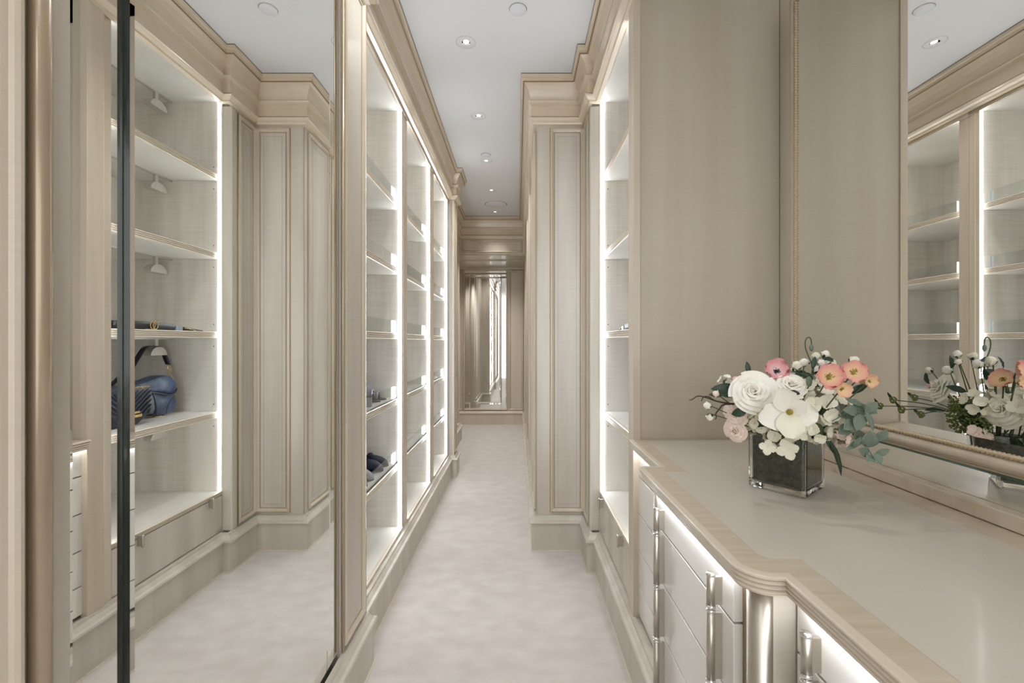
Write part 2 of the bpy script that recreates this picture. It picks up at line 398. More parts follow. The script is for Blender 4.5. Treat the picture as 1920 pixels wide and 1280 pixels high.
# ------------------------------------------------------------------ moulded panels on the pilasters
mould = [(0, 0), (0, 0.010), (0.003, 0.014), (0.008, 0.015), (0.012, 0.012), (0.015, 0.008), (0.021, 0.006), (0.023, 0.0)]
def moulded_panel(parent, O, U, N, w, za, zb, inset=0.052, scale=1.0, mat='frame', pmat='wood', base=0.0):
    """raised moulding frame with a flat panel and a fine inlay line; O is the lower corner on the wall face"""
    O = Vector(O); U = Vector(U); N = Vector(N); V = Vector((0, 0, 1)); h = zb - za
    rect = [(0, 0), (w, 0), (w, h), (0, h)]
    pr = [(a * scale, b * scale + base) for a, b in mould]; pr[0] = (0, 0); pr[-1] = (mould[-1][0] * scale, 0)
    MB().sweep(rect, pr, True, O, U, V, N).build('panel_moulding', mat, parent)
    g = 0.0235 * scale
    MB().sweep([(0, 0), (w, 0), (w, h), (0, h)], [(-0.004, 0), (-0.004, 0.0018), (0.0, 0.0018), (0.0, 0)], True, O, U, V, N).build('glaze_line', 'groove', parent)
    MB().prism([(g, g), (w - g, g), (w - g, h - g), (g, h - g)], 0, 0.004, O, U, V, N).build('panel', pmat, parent)
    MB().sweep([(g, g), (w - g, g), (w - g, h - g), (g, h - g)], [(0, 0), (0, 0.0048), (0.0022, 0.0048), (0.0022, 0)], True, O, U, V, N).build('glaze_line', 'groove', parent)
    if inset and w > 0.13:
        i = inset
        MB().sweep([(i, i), (w - i, i), (w - i, h - i), (i, h - i)], [(0, 0), (0, 0.0046), (0.0014, 0.0046), (0.0014, 0)], True, O, U, V, N).build('inlay_line', 'inlay', parent)
ZB, ZT = 0.222, 2.535
# facing camera on the right-hand pilaster
moulded_panel(wall_right, (0.200, 2.752, ZB), (1, 0, 0), (0, -1, 0), 0.203, ZB, ZT, 0.046)
# its aisle-facing side
moulded_panel(wall_right, (0.41, 2.742, ZB), (0, -1, 0), (-1, 0, 0), 0.165, ZB, ZT, 0.046)
# far right wall panels facing the aisle
for (ya, yb) in ((2.80, 3.10), (3.20, 3.95), (4.05, 4.80), (4.90, 5.65)):
    moulded_panel(wall_right, (0.115, yb, ZB), (0, -1, 0), (-1, 0, 0), yb - ya, ZB, ZT, 0.06)
moulded_panel(wall_right, (0.115, 6.75, ZB), (0, -1, 0), (-1, 0, 0), 0.85, ZB, 2.30, 0.06)
# left: pilaster beside mirror, far pilaster, beyond, foreground
moulded_panel(wall_left, (-0.59, 1.535, ZB), (0, 1, 0), (1, 0, 0), 0.200, ZB, ZT, 0.0)
moulded_panel(wall_left, (-0.59, 4.215, ZB), (0, 1, 0), (1, 0, 0), 0.14, ZB, ZT, 0.0, 0.9)
moulded_panel(wall_left, (-0.745, 4.48, ZB), (0, 1, 0), (1, 0, 0), 1.2, ZB, ZT, 0.06)
MB().box(-0.60, -0.582, 4.185, 4.205, 0.205, 2.55).build('pilaster_edge', 'frame', wall_left, 0.003)
# foreground pilaster, mouldings run vertically next to the mirror
moulded_panel(wall_left, (-0.59, 0.15, ZB), (0, 1, 0), (1, 0, 0), 0.385, ZB, ZT, 0.0, 1.0, 'frame')
MB().tube([(-0.583, 0.556, 0.24), (-0.583, 0.556, 2.5)], 0.0115, 20).build('glazed_bead', 'bronze', wall_left)
MB().tube([(-0.583, 1.745, 0.21), (-0.583, 1.745, 2.54)], 0.004, 10).build('glazed_bead', 'gilt', wall_left)
MB().tube([(-0.584, 1.524, 0.21), (-0.584, 1.524, 2.54)], 0.004, 10).build('glazed_bead', 'gilt', wall_left)
MB().box(-0.5905, -0.5893, 1.500, 1.503, 0.21, 2.54).build('glaze_line', 'groove', wall_left)
MB().box(0.1138, 0.1152, 2.7445, 2.7525, 0.21, 2.54).build('glaze_line', 'groove', wall_right)
# right cabinet narrow post
MB().box(0.402, 0.46, 2.512, 2.56, 0.205, 2.55).build('pilaster_edge', 'wood', wall_right, 0.004)
MB().tube([(0.405, 2.575, 0.21), (0.405, 2.575, 2.54)], 0.004, 10).build('glazed_bead', 'gilt', wall_right)
# header and end wall panels
moulded_panel(header, (-0.70, 5.78, 2.385), (1, 0, 0), (0, -1, 0), 0.76, 2.385, 2.535, 0.05, 0.8, 'frame', 'wood_dim')
moulded_panel(wall_end, (-0.125, 6.88, 0.215), (1, 0, 0), (0, -1, 0), 0.215, 0.215, 2.325, 0.0, 1.1, 'frame', 'wood_dim')
moulded_panel(wall_end, (-1.2, 6.88, 0.215), (1, 0, 0), (0, -1, 0), 0.375, 0.215, 2.325, 0.06, 1.1, 'frame', 'wood_dim')

# ------------------------------------------------------------------ mirrors
def bevelled_sheet(a0, a1, b0, b1, th, bw, O, U, V, N):
    """mirror sheet with a ground bevel: returns (face+bevel, rim)"""
    O, U, V, N = Vector(O), Vector(U), Vector(V), Vector(N)
    P = lambda a, b, h: O + U * a + V * b + N * h
    lo = th - bw * 0.07
    o = [(a0, b0), (a1, b0), (a1, b1), (a0, b1)]; i = [(a0 + bw, b0 + bw), (a1 - bw, b0 + bw), (a1 - bw, b1 - bw), (a0 + bw, b1 - bw)]
    m = MB(); m.add([P(*p, lo) for p in o] + [P(*p, th) for p in i], [(4, 5, 6, 7)] + [(k, (k + 1) % 4, 4 + (k + 1) % 4, 4 + k) for k in range(4)])
    r = MB(); r.add([P(*p, 0) for p in o] + [P(*p, lo) for p in o], [(k, (k + 1) % 4, 4 + (k + 1) % 4, 4 + k) for k in range(4)] + [(0, 1, 2, 3)])
    return m, r
def framed_mirror(t, O, U, N, w, h, bw, edge='black_edge', th=0.015, bev=0.008):
    V = (0, 0, 1)
    bs = [(0, bw - .002, 0, h), (w - bw + .002, w, 0, h), (bw, w - bw, 0, bw - .002), (bw, w - bw, h - bw + .002, h)]
    for a0, a1, b0, b1 in bs:
        m, r = bevelled_sheet(a0, a1, b0, b1, 0.005, bev * 0.6, O, U, V, N)
        p = m.build('border_mirror', 'mirror', t); r.build('glass_edge', 'glass_edge', p)
    m, r = bevelled_sheet(bw, w - bw, bw, h - bw, th, bev, O, U, V, N)
    p = m.build('mirror_glass', 'mirror', t); r.build('glass_edge', edge, p)
t = thing('wall_mirror', 'tall facet-edged mirror bordered by glass strips on the left wall, nearest the camera', 'mirror', (-0.605, 1.05, 0.2))
def rel(t, p): return (p[0] - t.location.x, p[1] - t.location.y, p[2] - t.location.z)
framed_mirror(t, rel(t, (-0.602, 0.606, 0.212)), (0, 1, 0), (1, 0, 0), 0.906, 2.30, 0.084, 'glass_edge', 0.0150)
MB().box(-0.5971 + 0.605, -0.5876 + 0.605, 0.6893 - 1.05, 0.6899 - 1.05, 0.096, 2.228).build('dark_edge', 'black_edge', t)
MB().box(-0.02, 0.0025, -0.446, 0.464, 0.005, 2.34).build('backing_board', 'frame', t)
t = thing('wall_mirror', 'narrow double bordered mirror on the end wall of the corridor', 'mirror', (-0.48, 6.87, 0.22))
framed_mirror(t, rel(t, (-0.795, 6.868, 0.235)), (1, 0, 0), (0, -1, 0), 0.63, 2.08, 0.085, 'nickel', 0.018, 0.02)
fr = MB().sweep([(0, 0), (0.664, 0), (0.664, 2.115), (0, 2.115)], [(0, 0), (0, .02), (.004, .026), (.010, .024), (.017, .012), (.017, 0)], True, rel(t, (-0.812, 6.879, 0.217)), (1, 0, 0), (0, 0, 1), (0, -1, 0))
fr.build('frame', 'frame', t)

# right wall: mirror sheet behind, framed beaded mirror in front
t = thing('mirror_splashback', 'low strip of wall mirror behind the vanity, below the beaded frame', 'mirror', (1.0055, 0.0, 0.90))
m, r = bevelled_sheet(-1.8, 1.734, 0.0, 1.75, 0.005, 0.004, (0, 0, 0), (0, 1, 0), (0, 0, 1), (-1, 0, 0))
m.build('mirror_glass', 'mirror', t); r.build('glass_edge', 'glass_edge', t)
t = thing('framed_mirror', 'large gilt beaded vanity mirror on right wall above the countertop', 'mirror', (0.992, 0.6, 0.985))
ya, yb, za, zb = -1.35, 1.611, 0.985, 2.465
H = zb - za; W = yb - ya
def notch_rect(d):
    """rectangle with concave notched upper corners, inset by d"""
    r = 0.05
    pts = [(d, d), (W - d, d)]
    for k in range(0, 7):
        a = -PI / 2 - PI / 2 * 0  # corner placeholder
    c = (W, H)
    pts += [(W - d, H - r - d * 0.4)]
    for k in range(1, 6):
        a = PI * 1.5 - PI / 2 * k / 6
        pts.append((W - d * 0.55 + (r) * math.cos(a) * 1.0, H - d * 0.55 + (r) * math.sin(a)))
    pts += [(W - r - d * 0.4, H - d)]
    pts += [(r + d * 0.4, H - d)]
    for k in range(1, 6):
        a = 0 - PI / 2 * k / 6
        pts.append((d * 0.55 + r * math.cos(a), H - d * 0.55 + r * math.sin(a)))
    pts += [(d, H - r - d * 0.4)]
    return pts
Oy = rel(t, (0.992, ya, za))
fprof = [(0, 0), (0, 0.024), (0.004, 0.027), (0.006, 0.026), (0.008, 0.028), (0.014, 0.036), (0.021, 0.038), (0.028, 0.035), (0.032, 0.030), (0.044, 0.030), (0.044, 0)]
rect = [(0, 0), (W, 0), (W, H), (0, H)]
MB().sweep(rect, fprof, True, Oy, (0, 1, 0), (0, 0, 1), (-1, 0, 0), True).build('frame', 'frame', t)
MB().box(-0.002, 0.006, ya - 0.6 - 0.012, yb - 0.6 + 0.012, -0.012, H + 0.012).build('glass_backing', 'glass_edge', t)
def rope(path, r, pitch, O, step=0.0016, lobes=2):
    mb = MB(); ph = 0.0; O = Vector(O)
    for i in range(len(path)):
        p = Vector(path[i]); q = Vector(path[(i + 1) % len(path)]); d = q - p; L = d.length; d.normalize(); s = Vector((-d.y, d.x))
        n = max(2, int(L / step)); vs = []
        for k in range(n + 1):
            c = p + d * (L * k / n)
            for j in range(8):
                a = 2 * PI * j / 8
                rr = r * (1 + 0.32 * math.cos(lobes * (a - 2 * PI * (L * k / n) / pitch)))
                u2 = c + s * (rr * math.cos(a)); h = rr * math.sin(a)
                vs.append(O + Vector((-h, u2.x, u2.y)))
        fs = [(k * 8 + j, k * 8 + (j + 1) % 8, (k + 1) * 8 + (j + 1) % 8, (k + 1) * 8 + j) for k in range(n) for j in range(8)]
        mb.add(vs, fs, True)
    return mb
e = 0.039
rope([(e, e), (W - e, e), (W - e, H - e), (e, H - e)], 0.0048, 0.018, (Oy[0] - 0.031, Oy[1], Oy[2])).build('rope_bead', 'gilt', t)
e = 0.003
rope([(e, e), (W - e, e), (W - e, H - e), (e, H - e)], 0.0022, 0.010, (Oy[0] - 0.027, Oy[1], Oy[2]), 0.002).build('rope_bead', 'gilt', t)
m, r = bevelled_sheet(0.043, W - 0.043, 0.043, H - 0.043, 0.030, 0.022, Oy, (0, 1, 0), (0, 0, 1), (-1, 0, 0))
m.build('mirror_glass', 'mirror', t)
MB().box(0.968, 0.9995, -1.9, 1.735, 0.8785, 0.912).build('trim_4', 'frame', None, 0.003)
tag(bpy.data.objects['trim_4'], 'low wooden ledge along the back of the countertop', 'trim', None, 'structure')

# ------------------------------------------------------------------ open shelving
def reeded_lip(x, y0, y1, zt, th, out=-1):
    """four-reed shelf front edge along y; out is the direction it faces"""
    pr = [(0, 0)]
    n = 4
    for i in range(n):
        a = th * i / n; b = th * (i + 1) / n; g = th * 0.035
        pr += [(-.003, a + g * 0.2), (0.0045, a + g), (0.0078, a + th / n * 0.35), (0.0078, a + th / n * 0.65), (0.0045, b - g), (-.003, b - g * 0.2)]
    pr += [(0, th), (-0.01, th), (-0.01, 0)]
    pr = pr[1:]
    return MB().prism([(p[0], p[1]) for p in pr], y0, y1, (x, 0, zt - th), (out, 0, 0), (0, 0, 1), (0, 1, 0))
def rail_mat_end(): return 'end_glint'

def left_cabinet(ya, yb, na, nb, label, nm='display_cabinet'):
    """open shelving; niche from na to nb inside unit ya..yb. face x=-0.64"""
    X = -0.64; XB = -1.2; Z0 = 0.206; ZF = 0.222; ZTOP = 2.53
    t = thing(nm, label, 'cabinet', (-0.92, (ya + yb) / 2, Z0), group='open display cabinets on the left wall')
    c = t.location
    def B(name, x0, x1, y0, y1, z0, z1, mat, par=None, bev=0.0):
        return MB().box(x0 - c.x, x1 - c.x, y0 - c.y, y1 - c.y, z0 - c.z, z1 - c.z).build(name, mat, par or t, bev)
    B('side_panel', XB, X - .012, ya + .001, na, Z0, ZTOP + .028, 'pale')
    B('side_panel', XB, X - .012, nb, yb - .001, Z0, ZTOP + .028, 'pale')
    B('back_panel', XB - .01, XB, ya + .001, yb - .001, Z0, ZTOP + .028, 'pale')
    B('top_panel', XB, X - .012, na, nb, ZTOP, ZTOP + .028, 'pale_h')
    B('bottom_panel', XB, X - .012, na, nb, Z0, ZF, 'pale_h')
    # face frame: stiles, head and sill
    B('stile', X - .012, X, ya + .001, na, Z0, ZTOP + .02, 'frame')
    B('stile', X - .012, X, nb, yb - .001, Z0, ZTOP + .02, 'frame')
    for yy in ((na, ya) if True else ()):
        pass
    B('stile_bead', X, X + .004, nb + (yb - nb) * .35, nb + (yb - nb) * .35 + .008, Z0, ZTOP + .01, 'frame', bev=.001)
    B('head_rail', X - .012, X + .001, na, nb, ZTOP, ZTOP + .02, 'frame')
    for k in range(3):
        mm = MB().tube([(X + .003 - c.x, ya + .001 - c.y, ZTOP + .001 + k * .009 - c.z), (X + .003 - c.x, yb - .001 - c.y, ZTOP + .001 + k * .009 - c.z)], 0.0042, 8)
        mm.build('head_bead', 'frame' if k < 2 else 'gilt', t)
    lp = reeded_lip(X - .002 - c.x, na - c.y, nb - c.y, ZF + .002 - c.z, 0.022, 1).build('sill_lip', 'lip', t)
    # led strips set in the side panels just behind the face
    for yy, s in ((na, 1), (nb, -1)):
        h = B('light_strip', X - .003 - .013, X - .003, yy, yy + s * .0025, ZF, ZTOP, 'led')
    # shelves with acrylic rails
    for z in (2.013, 1.654, 1.297, 0.939, 0.582):
        sh = B('shelf', XB, X - .020, na + .001, nb - .001, z - .034, z, 'pale_h')
        reeded_lip(X - .022 - c.x, na + .001 - c.y, nb - .001 - c.y, z - c.z, 0.034, 1).build('shelf_lip', 'lip', sh)
        B('glass_rail', X - .031, X - .026, na + .045, nb - .030, z, z + .066, 'clear', sh)
        B('rail_end', X - .0312, X - .0258, nb - .0300, nb - .0295, z, z + .066, 'end_glint', sh)
        B('rail_bracket', X - .044, X - .0315, nb - .034, nb - .030, z, z + .066, 'end_glint', sh)
        B('rail_bracket', X - .044, X - .0315, na + .045, na + .049, z, z + .066, 'end_glint', sh)
    return t
left_cabinet(1.762, 2.582, 1.79, 2.524, 'open shoe cabinet beside the left mirror pilaster, holding the shoes')
left_cabinet(2.582, 3.405, 2.64, 3.33, 'empty open cabinet, middle of the three on the left wall')
left_cabinet(3.405, 4.184, 3.48, 4.15, 'empty open cabinet farthest along the left wall')

# right open cabinet with handbags
RX = 0.46; RB = 0.985
t = thing('display_cabinet', 'open handbag cabinet with lit shelves between vanity and right pilaster', 'cabinet', (0.72, 2.12, 0.2))
c = t.location
def RBx(name, x0, x1, y0, y1, z0, z1, mat, par=None, bev=0.0):
    return MB().box(x0 - c.x, x1 - c.x, y0 - c.y, y1 - c.y, z0 - c.z, z1 - c.z).build(name, mat, par or t, bev)
na, nb = 1.846, 2.51
RF, RT = 0.425, 2.57
RBx('side_panel', RX, RB, 1.801, na, 0.206, 2.595, 'pale')
RBx('side_panel', RX, RB, nb, 2.529, 0.206, 2.595, 'pale')
RBx('back_panel', RB, RB + .012, 1.801, 2.529, 0.206, 2.595, 'pale')
RBx('top_panel', RX, RB, na, nb, RT, 2.595, 'pale_h')
RBx('bottom_panel', RX, RB, na, nb, RF - .02, RF, 'pale_h')
RBx('kick_panel', RX + .012, RB, na, nb, 0.206, RF - .02, 'wood')
RBx('stile', RX - .006, RX, 1.801, na, 0.206, 2.575, 'frame')
RBx('stile', RX - .006, RX, nb, 2.515, 0.206, 2.575, 'frame')
RBx('head_rail', RX - .006, RX + .002, na, nb, RT - .004, 2.58, 'frame')
reeded_lip(RX + .002 - c.x, na - c.y, nb - c.y, RF + .002 - c.z, 0.022, -1).build('sill_lip', 'lip', t)
for yy, s in ((na, 1), (nb, -1)):
    RBx('light_strip', RX + .003, RX + .016, yy, yy + s * .0025, RF, RT, 'led')
door = RBx('flap_door', RX - .006, RX + .010, na + .002, nb - .002, 0.209, RF - .024, 'wood', bev=.0015)
def small_pull(y, par):
    p = MB().tube([(RX - .030 - c.x, y - c.y, .368 - c.z), (RX - .030 - c.x, y - c.y, .372 - c.z), (RX - .030 - c.x, y - c.y, .418 - .0 - c.z), (RX - .030 - c.x, y - c.y, .422 - .0 - c.z)], [.0045, .0055, .0055, .0045], 12)
    p.box(RX - .030 - c.x, RX - .006 - c.x, y - .0015 - c.y, y + .0015 - c.y, .372 - c.z, .418 - c.z)
    p.build('pull_handle', 'nickel', par)
small_pull(1.95, door); small_pull(2.40, door)
R_SH = (2.171, 1.739, 1.304, 0.864)
hook_z = [RT] + [z - .035 for z in R_SH]
for z in R_SH:
    sh = RBx('shelf', RX + .020, RB, na + .001, nb - .001, z - .035, z, 'pale_h')
    reeded_lip(RX + .022 - c.x, na + .001 - c.y, nb - .001 - c.y, z - c.z, 0.035, -1).build('shelf_lip', 'lip', sh)
for z in R_SH:
    for dz in (-.08, .04):
        MB().lathe([(1e-4, 0), (.0028, 0), (.0028, .001), (1e-4, .001)], 8, (.50 - c.x, nb - .0012 - c.y, z + dz - c.z), Matrix.Rotation(PI / 2, 4, 'X')).build('pin_hole', 'dark', t)
for z in hook_z:
    r = RBx('hook_rail', .727, .743, na + .02, nb - .001, z - .008, z, 'steel')
    for hy in (2.40, 2.05):
        st = MB().box(.728 - c.x, .742 - c.x, hy - .010 - c.y, hy + .010 - c.y, z - .052 - c.z, z - .006 - c.z)
        seg = [(-.055, -.092), (.055, -.092)] + [(.055 * math.cos(a), -.092 + .045 * math.sin(a)) for a in [PI * k / 10 for k in range(1, 10)]]
        st.prism([(a, b) for a, b in seg], -.020, .020, (.735 - c.x, hy - c.y, z - c.z), (0, 1, 0), (0, 0, 1), (1, 0, 0))
        st.build('bag_hook', 'steel', r)

# ------------------------------------------------------------------ vanity
CT = 0.878
def arc(cx, cy, r, a0, a1, n=8): return [(cx + r * math.cos(a0 + (a1 - a0) * k / n), cy + r * math.sin(a0 + (a1 - a0) * k / n)) for k in range(n + 1)]
def front_path(d):
    """front edge of the worktop from the end panel towards the camera, pulled in by d"""
    p = [(0.436 + d, 1.730), (0.436 + d, 1.352 - d)]
    r1 = .016; r2 = max(.02, .046 - d)
    p += arc(0.371 + d + r1, 1.352 - d - r1, r1, PI / 2, PI, 5)
    p += arc(0.371 + d + r2, 0.730 + d + r2, r2, PI, PI * 1.5, 10)
    p += [(0.434 + d, 0.730 + d), (0.434 + d, -1.9)]
    return p
ct = thing('countertop', 'pale breakfront vanity countertop with wooden border and reeded edge', 'countertop', (0.7, 0.6, CT - .035))
c = ct.location
fp = front_path(0)
MB().prism([(x - c.x, y - c.y) for x, y in fp + [(1.0, -1.9), (1.0, 1.730)]], -.002 + 0.0, .035 - .0008, (0, 0, 0)).build('slab', 'border', ct)
inp = [(x, y) for x, y in front_path(0.05)]
inp[0] = (inp[0][0], 1.70)
MB().prism([(x - c.x, y - c.y) for x, y in inp + [(0.90, -1.9), (0.90, 1.70)]], .030, .035, (0, 0, 0)).build('top_field', 'field', ct)
pr = []
for i in range(4):
    a = .035 * i / 4; b = .035 * (i + 1) / 4; o = -.004 * (0, .3, .55, 1.0)[3 - i] * 0
    st = (0.0, 0.0025, 0.005, 0.0075)[i]
    pr += [(-.001, a + .0003), (st + .002, a + .0008), (st + .004, a + .003), (st + .004, b - .003), (st + .002, b - .0008), (-.001, b - .0003)]
pr += [(-.004, .0345), (-.004, .0003)]
MB().sweep([(x - c.x, y - c.y) for x, y in fp], pr, False, (0, 0, 0), smooth=False, flip=-1).build('reeded_edge', 'lip', ct)

ZL = [0.212, 0.322, 0.457, 0.597, 0.739, 0.842]
def handle(par, c, x, y, za, zb, xf):
    """bar pull: round bar, clear and chrome collars, fin back to the drawer front"""
    zb = min(zb, .806)
    h = MB().tube([(x - c.x, y - c.y, za + .0045 - c.z), (x - c.x, y - c.y, zb - .0045 - c.z)], .0078, 20).build('pull_handle', 'nickel', par)
    MB().box(x - c.x, xf - c.x, y - .0035 - c.y, y + .0035 - c.y, za + .006 - c.z, zb - .006 - c.z).build('handle_fin', 'nickel', par)
    for zc in (za - .0005, zb - .0045):
        k = MB().lathe([(1e-4, zc), (.0085, zc), (.0092, zc + .001), (.0092, zc + .004), (.0085, zc + .005), (1e-4, zc + .005)], 16, (x - c.x, y - c.y, -c.z))
        k.build('handle_collar', 'chrome', par)
def drawer_bay(label, X, ya, yb, hys, body_x):
    t = thing('drawer_cabinet', label, 'drawers', (0.7, (ya + yb) / 2, 0.206), group='vanity drawer stacks under the countertop'); c = t.location
    MB().box(body_x - c.x, .95 - c.x, ya - c.y, yb - c.y, 0, CT - .040 - c.z).build('carcass', 'groove', t)  # darkened carcass colour stands for the shade in the drawer gaps
    for i in range(5):
        d = MB().box(X - c.x, body_x - .0005 - c.x, ya + .003 - c.y, yb - .003 - c.y, ZL[i] + .0022 - c.z, ZL[i + 1] - .0022 - c.z).build('drawer', 'lacquer', t, .0012)
        for hy in hys: handle(d, c, X - .021, hy, ZL[i] + .002, ZL[i + 1] - .002, X)
    return t
drawer_bay('narrow cream drawer stack in the recess next to the tall end panel', 0.461, 1.335, 1.735, (), .480)
b2 = drawer_bay('protruding cream lacquer drawer stack with two nickel pull columns', 0.392, 0.822, 1.276, (1.214, .873), .410)
c = b2.location
MB().box(.412 - c.x, .95 - c.x, .757 - c.y, .8215 - c.y, 0, CT - .040 - c.z).build('corner_post', 'wood', b2)
MB().box(.412 - c.x, .95 - c.x, 1.2765 - c.y, 1.334 - c.y, 0, CT - .040 - c.z).build('corner_post', 'wood', b2)
for yy in (.772, 1.308):
    MB().tube([(.412 - c.x, yy - c.y, .002), (.412 - c.x, yy - c.y, CT - .040 - c.z)], .0205, 28).build('corner_column', 'nickel', b2)
drawer_bay('cream lacquer drawer stack nearest the camera, partly below the frame', 0.461, -0.40, 0.753, (.693, -.3), .480)
# under-counter light strips
for (x, y0, y1, lb) in ((.452, 1.36, 1.725, 'thin lit strip under the countertop beside the end panel'), (.383, .80, 1.29, 'thin lit strip under the protruding part of the countertop'), (.448, -.4, .72, 'thin lit strip under the countertop nearest the camera')):
    o = MB().box(x - .004, x + .003, y0, y1, CT - .0395, CT - .0362).build('light_strip', 'under'); tag(o, lb, 'light strip', 'strips under the countertop')

# ------------------------------------------------------------------ ceiling fittings
names = {2.39: 'recessed round downlight nearest the camera, dark and bright inside', 3.17: 'second recessed downlight along the ceiling', 3.96: 'third recessed downlight, just beyond the small round cover', 4.73: 'fourth recessed downlight, before the round speaker', 5.52: 'farthest recessed downlight, beyond the round speaker',
         1.61: 'recessed downlight overhead, just above the top of the frame', .83: 'recessed downlight over the bump of the vanity', .05: 'recessed downlight directly above the camera', -.72: 'recessed downlight just behind the camera', -1.49: 'recessed downlight farthest behind the camera'}
for y in DOWN_Y:
    t = thing('downlight', names[y], 'light', (DOWN_X, y, CEIL), group='recessed ceiling downlights')
    MB().lathe([(.0215, -.0012), (.049, -.0012), (.050, 0)], 36).build('trim_ring', 'ceiling', t)
    MB().lathe([(.050, -.0004), (.0515, -.0004)], 36).build('ring_gap', 'inlay', t)
    MB().lathe([(.0213, -.001), (.0205, .02), (.014, .045)], 28).build('reflector', 'blackr', t)
    MB().lathe([(.0155, .006), (.0165, .010), (.0150, .016), (1e-4, .016)], 24, (0, .0045, 0)).build('lamp_collar', 'chrome', t)
    MB().ball((0, .0045, .013), .0135, 14, 8, (1, 1, .45)).build('lamp', 'lamp', t)
def disc(name, x, y, r, label, cat, mat='cover'):
    t = thing(name, label, cat, (x, y, CEIL))
    MB().lathe([(1e-4, -.007), (r * .94, -.007), (r, -.004), (r, 0)], 40).build('cover_plate', mat, t)
    MB().lathe([(r, -.0004), (r * 1.05, -.0004)], 40).build('shadow_ring', 'gap', t)
    return t
disc('ceiling_cover', .003, 2.15, .040, 'small round white cover near the top of the ceiling, right of the downlights', 'ceiling cover')
disc('ceiling_cover', -.265, 3.83, .040, 'small round white cover just before the third downlight', 'ceiling cover')
t = disc('ceiling_speaker', -.244, 5.21, .121, 'large flush round ceiling speaker grille near the end wall', 'speaker')
# ------------------------------------------------------------------ bags, belts and shoes
def slab_mesh(mb, pts, x0, x1, c, puff=0.0, n=3):
    """outline in the y-z plane given thickness along x, pillowed towards its faces"""
    k = len(pts); cy = sum(p[0] for p in pts) / k; cz = sum(p[1] for p in pts) / k
    rings = []; xm = (x0 + x1) / 2; h = abs(x1 - x0) / 2
    for i in range(-n, n + 1):
        a = i / n * PI / 2 * .92; s = 1 - puff * (1 - math.cos(a)); xx = xm + h * math.sin(a) / math.sin(PI / 2 * .92)
        rings.append([(xx - c.x, cy + (p[0] - cy) * s - c.y, cz + (p[1] - cz) * s - c.z) for p in pts])
    vs = [v for r in rings for v in r]; m = len(rings)
    fs = [(i * k + j, i * k + (j + 1) % k, (i + 1) * k + (j + 1) % k, (i + 1) * k + j) for i in range(m - 1) for j in range(k)]
    fs += [tuple(reversed(range(k))), tuple(range((m - 1) * k, m * k))]
    return mb.add(vs, fs, True)
def smooth_loop(pts, it=2):
    for _ in range(it):
        q = []
        for i in range(len(pts)):
            a = Vector(pts[i]); b = Vector(pts[(i + 1) % len(pts)])
            q += [tuple(a * .75 + b * .25), tuple(a * .25 + b * .75)]
        pts = q
    return pts
def smooth_path(pts, it=2):
    for _ in range(it):
        q = [tuple(pts[0])]
        for i in range(len(pts) - 1):
            a = Vector(pts[i]); b = Vector(pts[i + 1]); q += [tuple(a * .75 + b * .25), tuple(a * .25 + b * .75)]
        pts = q + [tuple(pts[-1])]
    return pts
def ribbon(mb, pts, side, w, th=.0025):
    """flat strap along 3-D pts, width w along the unit vector side"""
    P = [Vector(p) for p in pts]; S = Vector(side).normalized(); vs = []; n = len(P)
    for i, p in enumerate(P):
        t = (P[min(i + 1, n - 1)] - P[max(i - 1, 0)]).normalized(); q = t.cross(S).normalized()
        for a, b in ((-1, -1), (1, -1), (1, 1), (-1, 1)): vs.append(p + S * (w / 2 * a) + q * (th / 2 * b))
    fs = [(i * 4 + j, i * 4 + (j + 1) % 4, i * 4 + 4 + (j + 1) % 4, i * 4 + 4 + j) for i in range(n - 1) for j in range(4)] + [(0, 1, 2, 3), ((n - 1) * 4 + 3, (n - 1) * 4 + 2, (n - 1) * 4 + 1, (n - 1) * 4)]
    return mb.add(vs, fs, True)
def ring_pts(cx, cy, cz, r, ax='x', n=20, rz=None):
    rz = rz or r
    return [(cx, cy + r * math.cos(2 * PI * k / n), cz + rz * math.sin(2 * PI * k / n)) for k in range(n + 1)]
def put(mb, c): mb.v = [(a - c.x, b - c.y, d - c.z) for a, b, d in mb.v]; return mb

bag = thing('handbag', 'metallic blue curved flap handbag hanging its dark strap on the hook, second lowest shelf', 'handbag', (.69, 2.28, .866)); c = bag.location
body = smooth_loop([(2.02, .99), (2.14, 1.0), (2.25, 1.0), (2.33, 1.007), (2.40, .99), (2.440, .965), (2.462, .93), (2.452, .895), (2.42, .874), (2.36, .870), (2.29, .872), (2.27, .91), (2.22, .935), (2.12, .91), (2.06, .885), (2.0, .90), (1.99, .95)])
slab_mesh(MB(), body, .660, .712, c, .10).build('body', 'saddle', bag)
flap = smooth_loop([(2.00, 1.03), (2.10, 1.035), (2.20, 1.045), (2.28, 1.062), (2.350, 1.078), (2.40, 1.070), (2.432, 1.035), (2.438, 1.0), (2.42, .975), (2.38, .968), (2.32, .982), (2.25, .998), (2.15, .985), (2.04, .96), (2.0, .98)])
slab_mesh(MB(), flap, .645, .722, c, .06).build('flap', 'saddle', bag)
put(MB().tube(smooth_path([(.640, 2.03, .963), (.640, 2.15, .990), (.642, 2.25, 1.001), (.642, 2.32, .985), (.642, 2.38, .970), (.644, 2.42, .977), (.650, 2.437, 1.0)]), .0035, 6), c).build('flap_edge', 'blackl', bag)
put(MB().tube(smooth_path([(.650, 2.42, .965), (.652, 2.395, .94), (.654, 2.375, .905), (.656, 2.37, .875)]), .0015, 6), c).build('piping', 'ink', bag)
put(MB().tube(smooth_path([(.650, 2.275, .995), (.648, 2.29, .95), (.650, 2.30, .91), (.655, 2.305, .874)]), .003, 6), c).build('piping', 'ink', bag)
